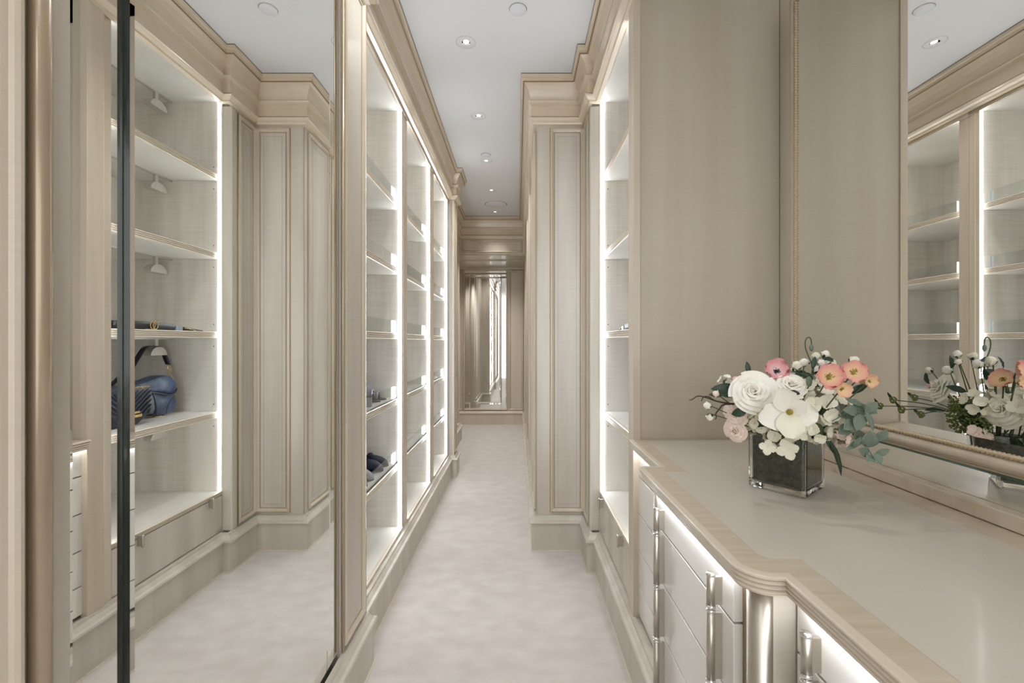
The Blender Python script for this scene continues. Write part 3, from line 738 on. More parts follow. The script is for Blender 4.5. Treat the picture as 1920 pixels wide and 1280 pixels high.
put(ribbon(MB(), smooth_path([(.70, 2.10, 1.03), (.72, 2.22, 1.10), (.733, 2.30, 1.19), (.735, 2.335, 1.2255), (.735, 2.39, 1.2275), (.735, 2.445, 1.215), (.733, 2.465, 1.16), (.72, 2.468, 1.125)], 2), (1, 0, 0), .028), c).build('strap', 'blackl', bag)
put(MB().tube(ring_pts(.71, 2.462, 1.105, .013, rz=.017), .0022, 8), c).build('strap_ring', 'gold', bag)
put(MB().tube(smooth_path([(.70, 2.462, 1.09), (.70, 2.45, 1.082), (.695, 2.435, 1.085), (.69, 2.455, 1.062), (.69, 2.47, 1.04)]), .002, 8), c).build('strap_ring', 'gold', bag)
put(MB().tube([(p[1], p[0], .8675) for p in [(2.33 + .03 * math.cos(2 * PI * k / 18), .668 + .018 * math.sin(2 * PI * k / 18)) for k in range(19)]], .002, 6), c).build('metal_charm', 'gold', bag)

bag = thing('handbag', 'navy quilted chevron handbag with gold clasp, in front of the curved blue bag', 'handbag', (.59, 2.07, .866)); c = bag.location
slab_mesh(MB(), smooth_loop([(1.94, .868), (1.93, 1.0), (1.945, 1.02), (2.135, 1.02), (2.15, 1.0), (2.145, .868)], 1), .575, .640, c, .03).build('body', 'ink', bag)
fb = MB(); slab_mesh(fb, [(1.935, 1.032), (2.16, 1.032), (2.185, .93), (2.175, .905), (1.945, .905), (1.93, .93)], .566, .574, c, .01); fb.build('flap', 'ink', bag)
ch = MB()
for k in range(-4, 12):
    zt = 1.020 - .022 * k
    for s in (-1, 1):
        a = (.5645, 2.05, zt - .07); b = (.5645, 2.05 + s * .112, zt + .02)
        # clip the ridge to the flap
        A, B = Vector(a), Vector(b); pts = []
        for q in range(13):
            p = A.lerp(B, q / 12)
            if .912 < p.z < 1.026: pts.append(tuple(p))
        if len(pts) > 1: ch.tube(pts, .0042, 6)
put(ch, c).build('quilted_ridges', 'ink', bag)['kind'] = 'stuff'
put(MB().box(.558, .565, 2.055, 2.10, .905, .917).box(.558, .565, 2.06, 2.09, .923, .932), c).build('clasp', 'gold', bag)
chn = MB()
for k in range(12):
    y = 2.03 + k * .011
    chn.tube([(.572 + (.003 * math.cos(a) if k % 2 else 0), y + .008 * math.sin(a), 1.036 + (0 if k % 2 else .004 * math.cos(a)) + .002) for a in [2 * PI * q / 10 for q in range(11)]], .0014, 5)
put(chn, c).build('chain', 'gold', bag)['kind'] = 'stuff'

bag = thing('handbag', 'small dark plum handbag at the near end of the handbag shelf', 'handbag', (.68, 1.90, .866)); c = bag.location
slab_mesh(MB(), smooth_loop([(1.85, .868), (1.845, .99), (1.86, 1.02), (1.925, 1.02), (1.94, .99), (1.935, .868)], 1), .64, .80, c, .04).build('body', 'plum', bag)
put(MB().tube(smooth_path([(.65, 1.89, 1.01), (.64, 1.89, 1.06), (.69, 1.89, 1.10), (.75, 1.89, 1.06), (.76, 1.89, 1.01)]), .005, 8), c).build('handle', 'blackl', bag)

bt = thing('belt', 'coiled black leather belt with interlocking gold ring buckle on the middle shelf', 'belt', (.54, 2.08, 1.306)); c = bt.location
co = []
for k in range(60):
    a = 2 * PI * k / 20; r = .050 - .010 * k / 60
    co.append((.575 + r * .62 * math.cos(a + PI), 2.055 + r * 1.55 * math.sin(a), 1.325))
ribbon(MB(), co, (0, 0, 1), .036, .003)
put(ribbon(MB(), co, (0, 0, 1), .036, .003), c).build('strap_coil', 'blackl', bt)
put(ribbon(MB(), smooth_path([(.538, 1.99, 1.325), (.533, 2.08, 1.326), (.535, 2.16, 1.323), (.536, 2.27, 1.319)]), (0, 0, 1), .034, .003), c).build('strap', 'blackl', bt)
bk = MB(); bk.tube(ring_pts(.528, 2.140, 1.327, .015, rz=.019), .0022, 8); bk.build
put(bk, c).build('buckle_ring', 'gold', bt)
put(MB().tube(ring_pts(.527, 2.122, 1.325, .013, rz=.016), .0020, 8), c).build('buckle_ring', 'gold', bt)
b2o = MB().box(.530, .560, 2.278, 2.318, 1.3045, 1.328).build('belt_stand', 'acryl', None, .002)
tag(b2o, 'small clear acrylic block between the two belts', 'stand')
bt = thing('belt', 'thin tapered dark belt end lying on the middle shelf toward the light', 'belt', (.55, 2.40, 1.306)); c = bt.location
put(slab_mesh(MB(), [(2.325, 1.3045), (2.325, 1.325), (2.36, 1.322), (2.42, 1.315), (2.475, 1.309), (2.478, 1.3045)], .535, .575, Vector((0, 0, 0)), .02), c).build('strap', 'blackl', bt)
put(MB().tube([(.533, 2.335, 1.318), (.533, 2.37, 1.316), (.533, 2.40, 1.312)], .002, 6), c).build('metal_tip', 'gold', bt)
bt = thing('belt', 'dark belt roll at the near end of the middle shelf beside the tall end panel', 'belt', (.6, 1.90, 1.306)); c = bt.location
put(ribbon(MB(), [(.60 + (.045 - .012 * k / 60) * math.cos(2 * PI * k / 20), 1.895 + (.045 - .012 * k / 60) * math.sin(2 * PI * k / 20), 1.325) for k in range(60)], (0, 0, 1), .038, .003), c).build('strap_coil', 'ink', bt)

def loft(mb, secs, seg=14):
    vs = []
    for (x, w, zb, zt, p) in secs:
        for j in range(seg):
            a = 2 * PI * j / seg; cx = math.cos(a); sz = math.sin(a)
            vs.append((x, w / 2 * math.copysign(abs(cx) ** .8, cx), (zb + zt) / 2 + (zt - zb) / 2 * math.copysign(abs(sz) ** p, sz)))
    n = len(secs); fs = [(i * seg + j, i * seg + (j + 1) % seg, (i + 1) * seg + (j + 1) % seg, (i + 1) * seg + j) for i in range(n - 1) for j in range(seg)]
    fs += [tuple(reversed(range(seg))), tuple(range((n - 1) * seg, n * seg))]
    return mb.add(vs, fs, True)
def shoe(label, x, y, z, rz, mat, kind='flat', nm='shoe', grp=None):
    """toe at local x=0, heel at x=-0.25; local +x is the toe direction"""
    t = thing(nm, label, 'shoe', (x, y, z + .0008), (0, 0, rz), grp)
    lift = 0.0 if kind == 'flat' else .045
    def zz(q): s = max(0, min(1, (-q - .09) / .12)); return lift * s * s * (3 - 2 * s)
    so = MB(); loft(so, [(q, w, zz(q), zz(q) + .008, .6) for q, w in ((-.001, .012), (-.012, .05), (-.04, .082), (-.08, .088), (-.13, .068), (-.18, .056), (-.22, .060), (-.243, .045), (-.25, .015))]); so.build('sole', 'blackl' if kind != 'grey' else 'greys', t)
    if kind in ('flat', 'pump'):
        up = MB(); loft(up, [(-.002, .01, .004, .014, .7), (-.012, .046, .004, .030, .7), (-.04, .078, .006, .048, .8), (-.07, .084, .007, .058, .9), (-.095, .080, .007 + zz(-.095), .060 + zz(-.095), .9)]); up.build('toe_cap', mat, t)
        bk = MB()
        for s in (-1, 1):
            P = [(-.085, s * .038, 0), (-.13, s * .033, 0), (-.18, s * .028, 0), (-.22, s * .028, 0), (-.242, s * .018, 0), (-.249, 0, 0)]
            vs = []; hh = [.050, .046, .048, .056, .064, .066]
            for (a, b, _), h in zip(P, hh):
                for o, th in ((0, 0), (h, 0), (h, 1), (0, 1)): vs.append((a + (0.002 if th and a < -.24 else 0), b - s * .003 * th, .006 + zz(a) + o))
            n = len(P); fs = [(i * 4 + j, i * 4 + (j + 1) % 4, i * 4 + 4 + (j + 1) % 4, i * 4 + 4 + j) for i in range(n - 1) for j in range(4)]
            bk.add(vs, fs, True)
        bk.build('quarter', mat, t)
        ribbon(MB(), [(-.10, -.03, .06), (-.095, 0, .072), (-.10, .03, .06)], (1, 0, 0), .02, .003).build('bow_strap', mat, t)
    else:
        for (q, w, h) in ((-.045, .088, .040), (-.075, .090, .050), (-.11, .080, .062)):
            ribbon(MB(), [(q, w / 2 * math.cos(a), .006 + zz(q) + h * math.sin(a)) for a in [PI * k / 8 for k in range(9)]], (1, 0, 0), .014, .003).build('strap', mat, t)
        ribbon(MB(), [(-.20 + .04 * (1 - abs(math.cos(a))) * -1, .032 * math.cos(a), .075 + zz(-.2) + .012 * math.sin(a)) for a in [2 * PI * k / 12 for k in range(13)]], (0, 0, 1), .010, .003).build('ankle_strap', mat, t)
        ribbon(MB(), [(-.11, 0, .066), (-.14, 0, .09), (-.18, 0, .12), (-.21, 0, .13)], (0, 1, 0), .03, .004).build('vamp_strap', mat, t)
    if lift: MB().prism([(-.215, -.024), (-.215, .024), (-.248, .016), (-.248, -.016)], 0, lift, (0, 0, 0)).build('heel', mat, t)
    return t
shoe('strappy silver snake print sandal on the second lowest shoe shelf, nearer the lit end', -.700, 2.435, .939, .12, 'silver', 'sandal', 'sandal')
shoe('strappy silver snake print sandal on the second lowest shoe shelf, left one of the pair', -.705, 2.345, .939, .05, 'silver', 'sandal', 'sandal')
shoe('dark grey heeled pump turned backward behind the clear rail on second lowest shelf', -.94, 2.13, .939, PI + .15, 'greys', 'pump', 'pump')
shoe('navy suede flat shoe with bow on the lowest shelf, nearest the lit end', -.690, 2.44, .582, .10, 'navy')
shoe('navy suede flat shoe with bow on the lowest shelf, left one of the pair', -.690, 2.345, .582, .0, 'navy')
shoe('grey rounded flat shoe on the lowest shelf, right one of the grey pair', -.690, 2.19, .582, .0, 'greys')
shoe('grey rounded flat shoe on the lowest shelf, left one of the grey pair', -.690, 2.095, .582, .0, 'greys')

# ------------------------------------------------------------------ vase and bouquet
VC = Vector((.688, 1.165, CT + .0006)); VR = math.radians(-51)
vs_ = thing('vase', 'square clear glass vase standing on the countertop, filled with dark moss', 'vase', VC, (0, 0, VR))
def rsq(h, r, n=4):
    p = []
    for cx, cy, a0 in ((h - r, -(h - r), -PI / 2), (h - r, h - r, 0), (-(h - r), h - r, PI / 2), (-(h - r), -(h - r), PI)):
        p += [(cx + r * math.cos(a0 + PI / 2 * k / n), cy + r * math.sin(a0 + PI / 2 * k / n)) for k in range(n + 1)]
    return p
g = MB(); rings = [(rsq(.063, .008), 0.0), (rsq(.067, .011), .004), (rsq(.067, .011), .138), (rsq(.0655, .010), .140), (rsq(.063, .008), .138), (rsq(.062, .008), .020), (rsq(.054, .008), .013)]
k_ = len(rings[0][0]); vv = [(x, y, z) for r, z in rings for x, y in r]
ff = [(i * k_ + j, i * k_ + (j + 1) % k_, (i + 1) * k_ + (j + 1) % k_, (i + 1) * k_ + j) for i in range(len(rings) - 1) for j in range(k_)]
ff += [tuple(reversed(range(k_))), tuple(range((len(rings) - 1) * k_, len(rings) * k_))]
g.add(vv, ff, False); g.build('glass_body', 'vase', vs_)
ms = MB(); mr = [(rsq(.052, .010), .0142), (rsq(.0600, .010), .022), (rsq(.0605, .010), .080), (rsq(.0600, .010), .128), (rsq(.03, .010), .134)]
vv = [(x + random.uniform(-.0008, .0008), y + random.uniform(-.0008, .0008), z) for r, z in mr for x, y in r]
ff = [(i * k_ + j, i * k_ + (j + 1) % k_, (i + 1) * k_ + (j + 1) % k_, (i + 1) * k_ + j) for i in range(len(mr) - 1) for j in range(k_)]
ff += [tuple(reversed(range(k_))), tuple(range((len(mr) - 1) * k_, len(mr) * k_))]
ms.add(vv, ff, True); mo = ms.build('moss', 'moss'); mo.location = VC; mo.rotation_euler = (0, 0, VR)
tag(mo, 'dark green and brown moss packed inside the glass vase', 'moss', None, 'stuff')

def at(u, v, Y): return Vector(((u - 970) * Y / 853, Y, EYE - (v - 640) * Y / 853))
HUB = Vector((.69, 1.16, 1.005))
def facing(d, spin=0.0):
    d = Vector(d).normalized(); return d.to_track_quat('Z', 'Y').to_matrix().to_4x4() @ Matrix.Rotation(spin, 4, 'Z')
def petal(L, W, a0, a1, cup=.25, ruffle=0.0, notch=0.0, r0=0.0, z0=0.0, nt=6, ns=6, seed=0, base=.25):
    """petal rooted at radius r0, leaving the axis at angle a0 and bending to a1 (radians from the axis)"""
    rnd = random.Random(seed); ph = rnd.random() * 6
    vs = []; r, z = r0, z0
    pr = []
    for i in range(nt + 1):
        t = i / nt; a = a0 + (a1 - a0) * t; pr.append((r, z, a, t)); r += L / nt * math.sin(a); z += L / nt * math.cos(a)
    for (r, z, a, t) in pr:
        w = W / 2 * (base + (1 - base) * math.sin(PI * min(.86, t * .86 + .0) ** 1.0) ** .8) if t < 1 else W / 2 * .55
        for j in range(ns + 1):
            s = -1 + 2 * j / ns
            off = cup * W * .5 * s * s * (0.4 + .6 * t)
            rf = ruffle * math.sin(s * 7 + ph + t * 3) * t * t
            dr = -notch * L * (math.exp(-(s * 3) ** 2)) * t * t
            nx, nz = -math.cos(a), math.sin(a)   # normal toward the axis
            rr = r + nx * (off + rf) + math.sin(a) * (dr - .12 * L * s * s * (t > .8))
            zz = z + nz * (off + rf) + math.cos(a) * (dr - .12 * L * s * s * (t > .8))
            vs.append((rr, w * s, zz))
    k = ns + 1
    fs = [(i * k + j, i * k + j + 1, (i + 1) * k + j + 1, (i + 1) * k + j) for i in range(nt) for j in range(ns)]
    return vs, fs
def add_petal(parent, mat, ang, args, name='petal'):
    vs, fs = petal(**args); m = Matrix.Rotation(ang, 4, 'Z')
    o = MB().add([m @ Vector(v) for v in vs], fs, True).build(name, mat, parent)
    return o
def flower_root(name, label, cat, p, d, spin=0.0, group=None):
    t = thing(name, label, cat, p, (0, 0, 0), group); t.rotation_euler = facing(d, spin).to_euler(); return t
_sr = random.Random(99)
def stem_to(t, p, mat='stem', r=.0016, hub=HUB, sag=.3):
    if hub is HUB:
        q = Vector(p) - HUB; q.z = 0; q = q.normalized() * min(.045, q.length * .5); hub = HUB + q + Vector((_sr.uniform(-.008, .008), _sr.uniform(-.008, .008), _sr.uniform(-.005, .012)))
    """stem from the flower back into the vase, as a part of the flower"""
    inv = t.matrix_basis.inverted(); a = Vector(p); b = Vector(hub); mid = a.lerp(b, .5) + Vector((0, 0, .02 * sag))
    pts = [inv @ Vector(q) for q in smooth_path([tuple(a), tuple(mid), tuple(b)], 2)]
    MB().tube([tuple(q) for q in pts], r, 6).build('stem', mat, t)
def wrap_petal(R, r0, r1, h, da, flare, phi, z0, seed):
    """rose petal wrapped round the axis: stands up from radius r0 to r1, rim rolled outwards"""
    rnd = random.Random(seed); ph = rnd.random() * 6; vs = []; nt, ns = 6, 8
    for i in range(nt + 1):
        t = i / nt
        for k in range(ns + 1):
            q = -1 + 2 * k / ns
            rad = r0 + (r1 - r0) * t ** 1.3 + flare * max(0, t - .7) ** 1.5 * 4 + .05 * q * t
            z = z0 + h * (1 - (1 - t) ** 1.6) - h * .35 * q * q * t - flare * .9 * max(0, t - .8) * 2
            z += .018 * math.sin(q * 5 + ph) * t
            a = phi + da * q * (.35 + .65 * math.sin(PI * min(.75, .15 + t * .62)))
            vs.append((R * rad * math.cos(a), R * rad * math.sin(a), R * z))
    m = ns + 1
    return vs, [(i * m + k, i * m + k + 1, (i + 1) * m + k + 1, (i + 1) * m + k) for i in range(nt) for k in range(ns)]
def rose(label, p, R, d, mat='rose', spin=0.0, seed=1, openness=1.0, name='rose', layers=None):
    t = flower_root(name, label, 'flower', p, d, spin); rnd = random.Random(seed)
    #        n, r0,  r1,  h,   half angle, flare, z0
    lay = [(2, .05, .10, .50, 1.9, .02, .00), (3, .09, .20, .52, 1.25, .05, -.02), (3, .14, .31, .50, 1.20, .08, -.05), (4, .18, .44, .47, .98, .11, -.09),
           (4, .22, .60, .42, .95, .15, -.14), (5, .22, .78, .34, .82, .18, -.18), (5, .20, .97, .20, .80, .16, -.20)]
    for li, (n, r0, r1, h, da, fl_, z0_) in enumerate(lay):
        for k in range(n):
            vs, fs = wrap_petal(R * .96, r0, r1 * rnd.uniform(.94, 1.05), h * rnd.uniform(.94, 1.05), da, fl_, 2 * PI * k / n + li * 1.05 + rnd.uniform(-.15, .15), z0_, seed * 77 + li * 9 + k)
            MB().add(vs, fs, True).build('petal', mat, t)
    MB().ball((0, 0, R * .18), R * .07, 8, 6, (1, 1, 3.0)).build('bud_heart', mat, t)
    stem_to(t, p, 'stem', .0022)
    return t
def open_flower(label, p, R, d, mat, cmat, n=5, tilt=(1.0, 1.2), spin=0.0, seed=1, name='poppy', ruffle=.09, cup=.3, wf=1.15, stm='stem'):
    t = flower_root(name, label, 'flower', p, d, spin); rnd = random.Random(seed)
    for k in range(n):
        add_petal(t, mat, 2 * PI * k / n + rnd.uniform(-.15, .15), dict(L=R * rnd.uniform(.92, 1.08), W=R * wf, a0=tilt[0] + rnd.uniform(-.1, .1), a1=tilt[1] + rnd.uniform(-.15, .15), cup=cup, ruffle=R * ruffle, notch=.05, r0=R * .05, z0=(k % 2) * R * .03, seed=seed * 31 + k, base=.3))
    c = MB().ball((0, 0, R * .10), R * .13, 10, 7, (1, 1, .8))
    c.build('flower_centre', cmat, t)
    s = MB()
    for k in range(26):
        a = rnd.random() * 2 * PI; r = R * rnd.uniform(.12, .30); s.ball((r * math.cos(a), r * math.sin(a), R * rnd.uniform(.14, .24)), R * .035, 5, 3)
    o = s.build('stamens', cmat, t); o['kind'] = 'stuff'
    stem_to(t, p, stm, .0016)
    return t
def bud(label, p, R, d, mat='cream', seed=1, name='flower_bud', cat='flower bud', stm='stem', hub=None):
    t = flower_root(name, label, cat, p, d, seed * .7)
    for k in range(4):
        add_petal(t, mat, 2 * PI * k / 4 + k, dict(L=R * 1.7, W=R * 1.9, a0=1.0, a1=-.75, cup=.5, ruffle=R * .05, r0=0, z0=-R * .8, seed=seed * 7 + k, base=.4))
    MB().ball((0, 0, -.05 * R), R * .72, 10, 7, (1, 1, 1.15)).build('bud_heart', mat, t)
    for k in range(4):
        add_petal(t, 'leaf', 2 * PI * k / 4 + .4, dict(L=R * 1.25, W=R * .55, a0=1.35, a1=.15, cup=.2, r0=0, z0=-R * .88, seed=k, base=.8), 'sepal')
    stem_to(t, p + (-Vector(d).normalized()) * R * .8 if hub is None else p, stm, .0013, hub or HUB)
    return t
def leaf(label, p, L, W, d, nrm=(0, 0, 1), mat='leaf', seed=0, bend=.35, name='rose_leaf', parent=None):
    """single pointed leaf from p along d"""
    d = Vector(d).normalized(); n = Vector(nrm); n = (n - d * n.dot(d)).normalized(); s = d.cross(n)
    vs = []; nt, ns = 8, 4
    for i in range(nt + 1):
        t = i / nt; w = W / 2 * math.sin(PI * min(1, t * .98 + .02)) ** .75 * (1 - .25 * t)
        q = d * (L * t) - n * (bend * L * t * t * .5)
        for j in range(ns + 1):
            k = -1 + 2 * j / ns
            vs.append(q + s * (w * k) + n * (abs(k) * w * .35 + .0006 * math.sin(i * 2.3)))
    fs = [(i * 5 + j, i * 5 + j + 1, i * 5 + 6 + j, i * 5 + 5 + j) for i in range(nt) for j in range(ns)]
    o = MB().add(vs, fs, True).build(name, mat, parent)
    o.location = p
    if parent is None: tag(o, label, 'leaf')
    md = o.modifiers.new('thick', 'SOLIDIFY'); md.thickness = .0006
    return o
CAMD = Vector((-.55, -.75, .25))
rose('big white rose at upper left of the bouquet, facing the camera', at(1413, 735, 1.06), .050, (-.45, -.8, .35), 'rose', .3, 3)
rose('creamy white rose in the middle of the bouquet, above the magnolia', at(1483, 722, 1.08), .036, (-.25, -.75, .75), 'rose', .9, 5)
rose('pale blush pink ruffled rose hanging at the left of the vase', at(1378, 776, 1.10), .030, (-.8, -.55, .0), 'blush', .2, 8, 1.1)
rose('blush pink ruffled rose lowest at the left of the vase', at(1378, 808, 1.105), .028, (-.8, -.6, -.25), 'blush', .8, 9, 1.1)
# magnolia
t = flower_root('magnolia', 'large open cream magnolia at the front centre of the bouquet', 'flower', at(1480, 772, 1.00), (-.32, -.9, .1), .25)
for k, (an, l, w, a0, a1) in enumerate([(1.75, .064, .050, .9, 1.15), (3.2, .070, .058, 1.1, 1.35), (4.35, .060, .056, .9, 1.5), (5.9, .054, .050, 1.0, 1.45), (.5, .040, .040, .8, 1.2), (5.1, .050, .045, 1.2, 1.7)]):
    add_petal(t, 'cream' if k % 3 == 2 else 'rose', an, dict(L=l, W=w, a0=a0, a1=a1, cup=.32, ruffle=.003, r0=.003, z0=-.003 * (k % 2), seed=k + 3, notch=.03, base=.3))
MB().ball((0, 0, .005), .0065, 10, 7, (1, 1, 1.3)).build('flower_centre', 'yellow_c', t)
stem_to(t, at(1480, 772, 1.0), 'twig', .0022)
open_flower('pink anemone with a black centre at the top left of the bouquet', at(1455, 697, 1.13), .036, (-.35, -.8, .45), 'anem', 'black_c', 6, (.75, 1.0), .3, 4, 'anemone')
open_flower('coral pink poppy, left and largest of the poppies', at(1553, 707, 1.02), .033, (-.25, -.9, .25), 'poppy', 'yellow_c', 6, (.95, 1.15), .1, 11, 'poppy')
open_flower('coral pink poppy in the middle of the poppies, behind the largest', at(1599, 699, 1.05), .031, (-.3, -.85, .3), 'poppy', 'yellow_c', 6, (.95, 1.1), .5, 12, 'poppy')
open_flower('small coral poppy on a bare stem at the far right of the bouquet', at(1629, 714, 1.03), .020, (-.2, -.9, .05), 'poppy', 'yellow_c', 5, (.7, .95), .9, 13, 'poppy')
open_flower('small coral poppy tucked under the two large poppies', at(1577, 729, 1.00), .021, (-.1, -.9, -.1), 'poppy', 'yellow_c', 5, (.8, 1.1), .4, 14, 'poppy')
# hydrangea heads: every floret a part
def hydrangea(label, p, R, d, n, seed, mat='hyd', fs=.0145):
    t = flower_root('hydrangea', label, 'flower', p, d, seed); rnd = random.Random(seed)
    for k in range(n):
        ph = math.acos(1 - (k + .5) / n * 1.15); th = k * 2.39996
        dd = Vector((math.sin(ph) * math.cos(th), math.sin(ph) * math.sin(th), math.cos(ph))); c0 = dd * R * rnd.uniform(.86, 1.08)
        m = Matrix.Translation(c0) @ facing(dd, rnd.random() * 3); mb = MB()
        for q in range(4):
            vs, f2 = petal(L=fs * rnd.uniform(.9, 1.25), W=fs * 1.15, a0=1.0, a1=1.45, cup=.15, ruffle=fs * .08, r0=.0008, seed=seed * 99 + k * 4 + q, nt=4, ns=4, base=.35)
            mb.add([m @ Matrix.Rotation(PI / 2 * q, 4, 'Z') @ Vector(v) for v in vs], f2, True)
        mb.ball(tuple(c0 + dd * .002), .0016, 6, 4)
        mb.build('floret', mat, t)
    MB().ball((0, 0, 0), R * .62, 10, 8).build('flower_heart', 'stem', t)
    stem_to(t, p, 'stem', .002)
hydrangea('pale green white hydrangea to the right of the magnolia', at(1543, 765, 1.08), .042, (-.15, -.9, .25), 15, 21, 'hyd', .019)
hydrangea('greenish white hydrangea hanging over the front rim of the vase', at(1462, 806, 1.08), .030, (-.45, -.75, -.25), 11, 22, 'hyd', .0165)
hydrangea('small cream hydrangea over the right corner of the vase rim', at(1530, 805, 1.06), .026, (-.1, -.9, -.2), 10, 23, 'cream', .014)
hydrangea('cream hydrangea behind the central rose', at(1522, 727, 1.13), .026, (0, -.6, .8), 9, 24, 'hyd', .015)
hydrangea('pinkish cream hydrangea floret cluster at the lower right of the vase', at(1572, 818, 1.12), .016, (.1, -.95, -.1), 6, 25, 'blush', .016)
hydrangea('small white blossom cluster at the left behind the dark leaf', at(1361, 716, 1.16), .012, (-.4, -.4, .8), 5, 26, 'rose', .010)
hydrangea('small white hydrangea between the big white rose and the magnolia', at(1440, 765, 1.06), .022, (-.5, -.8, .1), 8, 27, 'hyd', .014)
hydrangea('greenish hydrangea left of the vase rim under the big white rose', at(1425, 792, 1.09), .020, (-.6, -.7, -.1), 8, 28, 'cream', .013)
hydrangea('pale hydrangea filling the middle right of the bouquet under the poppies', at(1572, 755, 1.12), .024, (0, -.9, .3), 10, 29, 'hyd', .015)
leaf('dark leaf behind the large poppy and the top buds', at(1560, 690, 1.17), .040, .020, at(1545, 668, 1.18) - at(1560, 690, 1.17), (-.3, -.8, .5), seed=17)
leaf('dark leaf low among the buds left of the largest poppy', at(1524, 712, 1.12), .034, .022, at(1505, 700, 1.12) - at(1524, 712, 1.12), (-.3, -.8, .5), seed=18)
leaf('dark leaf behind the anemone and the greenish bud', at(1494, 706, 1.15), .036, .020, at(1512, 692, 1.16) - at(1494, 706, 1.15), (-.3, -.8, .5), seed=19)
# three florets drooping over the moss
for k, (u, v, lb) in enumerate(((1477, 842, 'single four petalled cream blossom drooping lowest over the moss'), (1440, 838, 'single pale blossom petals drooping at the left of the vase rim'), (1500, 812, 'cream blossom resting on the vase rim below the magnolia'))):
    t = flower_root('blossom', lb, 'flower', at(u, v, 1.035 if k else 1.03), (-.62, -.75, -.05), .4 + k)
    for q in range(4): add_petal(t, 'hyd', PI / 2 * q, dict(L=.024 if k == 0 else .018, W=.022 if k == 0 else .017, a0=1.25, a1=1.6, cup=.12, ruffle=.001, r0=.001, seed=q + k * 5, base=.35))
    MB().ball((0, 0, .001), .002, 6, 4).build('flower_centre', 'cream', t)
    stem_to(t, at(u, v, 1.035), 'stem', .0012)
# buds
bl = [((1530, 667), 1.16, .013, 'cream', (-.2, -.4, 1), 'white rose bud just right of the curled poppy stem'), ((1548, 663), 1.17, .012, 'rose', (.3, -.4, 1), 'white rose bud highest in the bouquet'),
      ((1558, 678), 1.16, .010, 'rose', (.8, -.4, .3), 'small white bud facing right above the large poppy'), ((1508, 679), 1.15, .014, 'rose', (-.3, -.6, .7), 'round white bud behind the anemone'),
      ((1494, 684), 1.10, .014, 'cream', (-.3, -.7, .6), 'greenish cream bud right of the anemone'), ((1541, 680), 1.13, .012, 'rose', (0, -.8, .6), 'white bud between the upper buds and the large poppy'),
      ((1342, 738), 1.12, .011, 'blush', (-.8, -.3, .4), 'pale pink bud at the far left of the bouquet'), ((1326, 760), 1.10, .012, 'rose', (-.9, -.2, .1), 'white bud at the left below the twigs'),
      ((1331, 782), 1.10, .011, 'cream', (-.3, -.2, -1), 'white bud pointing down at the lower left'), ((1380, 713), 1.15, .014, 'pink', (-.5, -.2, .8), 'pink bud at upper left behind the big rose')]
for k, ((u, v), Y, R, mt, d, lb) in enumerate(bl): bud(lb, at(u, v, Y), R, d, mt, k + 1)
# curled poppy stem with hanging pod
t = thing('poppy_pod', 'nodding poppy pod on a tall hooked stem above the bouquet', 'seed pod', at(1525, 700, 1.15)); c = t.location
sp = smooth_path([tuple(at(u, v, 1.15) - c) for u, v in ((1518, 730), (1523, 700), (1522, 680), (1512, 660), (1509, 645), (1511, 635), (1517, 631), (1521, 636), (1521.5, 645))], 3)
MB().tube(sp, .0014, 8).build('stem', 'stem', t)
MB().ball(tuple(at(1521.5, 652, 1.15) - c), .0048, 10, 8, (1, 1, 1.9)).build('pod', 'euc', t)
t = thing('poppy_pod', 'closed poppy pod standing low between the central roses', 'seed pod', at(1517, 715, 1.06)); c = t.location
MB().ball((0, 0, 0), .0065, 10, 8, (1, 1, 1.9)).build('pod', 'euc', t)
MB().tube([(0, 0, -.008), tuple(HUB - c)], .0014, 8).build('stem', 'stem', t)
# twigs to the left
def twig(label, pts, Y, r0=.0022, r1=.0009):
    P = smooth_path([tuple(at(u, v, yy)) for (u, v), yy in zip(pts, Y)], 3); c = Vector(P[0]); n = len(P)
    t = MB().tube([tuple(Vector(p) - c) for p in P], [r0 + (r1 - r0) * i / (n - 1) for i in range(n)], 8).build('twig', 'twig', None); t.location = c
    return tag(t, label, 'twig')
twig('dark curling twig reaching farthest left from the bouquet', [(1400, 758), (1378, 757), (1345, 753), (1325, 745), (1308, 741), (1298, 749), (1292, 750)], [1.12, 1.10, 1.08, 1.08, 1.08, 1.08, 1.08])
twig('second dark twig curling down just under the first at the left', [(1400, 762), (1376, 758), (1340, 752), (1328, 742), (1318, 744), (1315, 752)], [1.12, 1.10, 1.09, 1.09, 1.09, 1.09])
twig('short dark hooked twig beside the downward white bud', [(1385, 760), (1356, 756), (1348, 768), (1341, 775), (1344, 781), (1341, 786)], [1.12, 1.10, 1.09, 1.09, 1.09, 1.09])
# dark leaves
leaf('dark green serrated leaf at upper left behind the big white rose', at(1384, 737, 1.12), .062, .042, at(1334, 726, 1.13) - at(1384, 737, 1.12), (-.3, -.9, .4), seed=1)
leaf('dark green leaf under the big white rose above the vase', at(1400, 770, 1.06), .034, .024, at(1376, 775, 1.07) - at(1400, 770, 1.06), (-.3, -.9, .3), seed=2)
leaf('small dark leaf between the central rose and the magnolia', at(1500, 738, 1.03), .030, .014, at(1468, 731, 1.03) - at(1500, 738, 1.03), (-.2, -.8, .6), seed=3)
leaf('long dark green leaf hanging down right of the vase, tip lowest', at(1553, 822, 1.08), .085, .020, at(1588, 888, 1.03) - at(1553, 822, 1.08), (.3, -.9, .3), seed=4)
leaf('dark green leaf blade parallel beside the long hanging leaf', at(1544, 812, 1.08), .062, .013, at(1574, 862, 1.05) - at(1544, 812, 1.08), (-.5, -.8, .3), mat='leaf', seed=5)
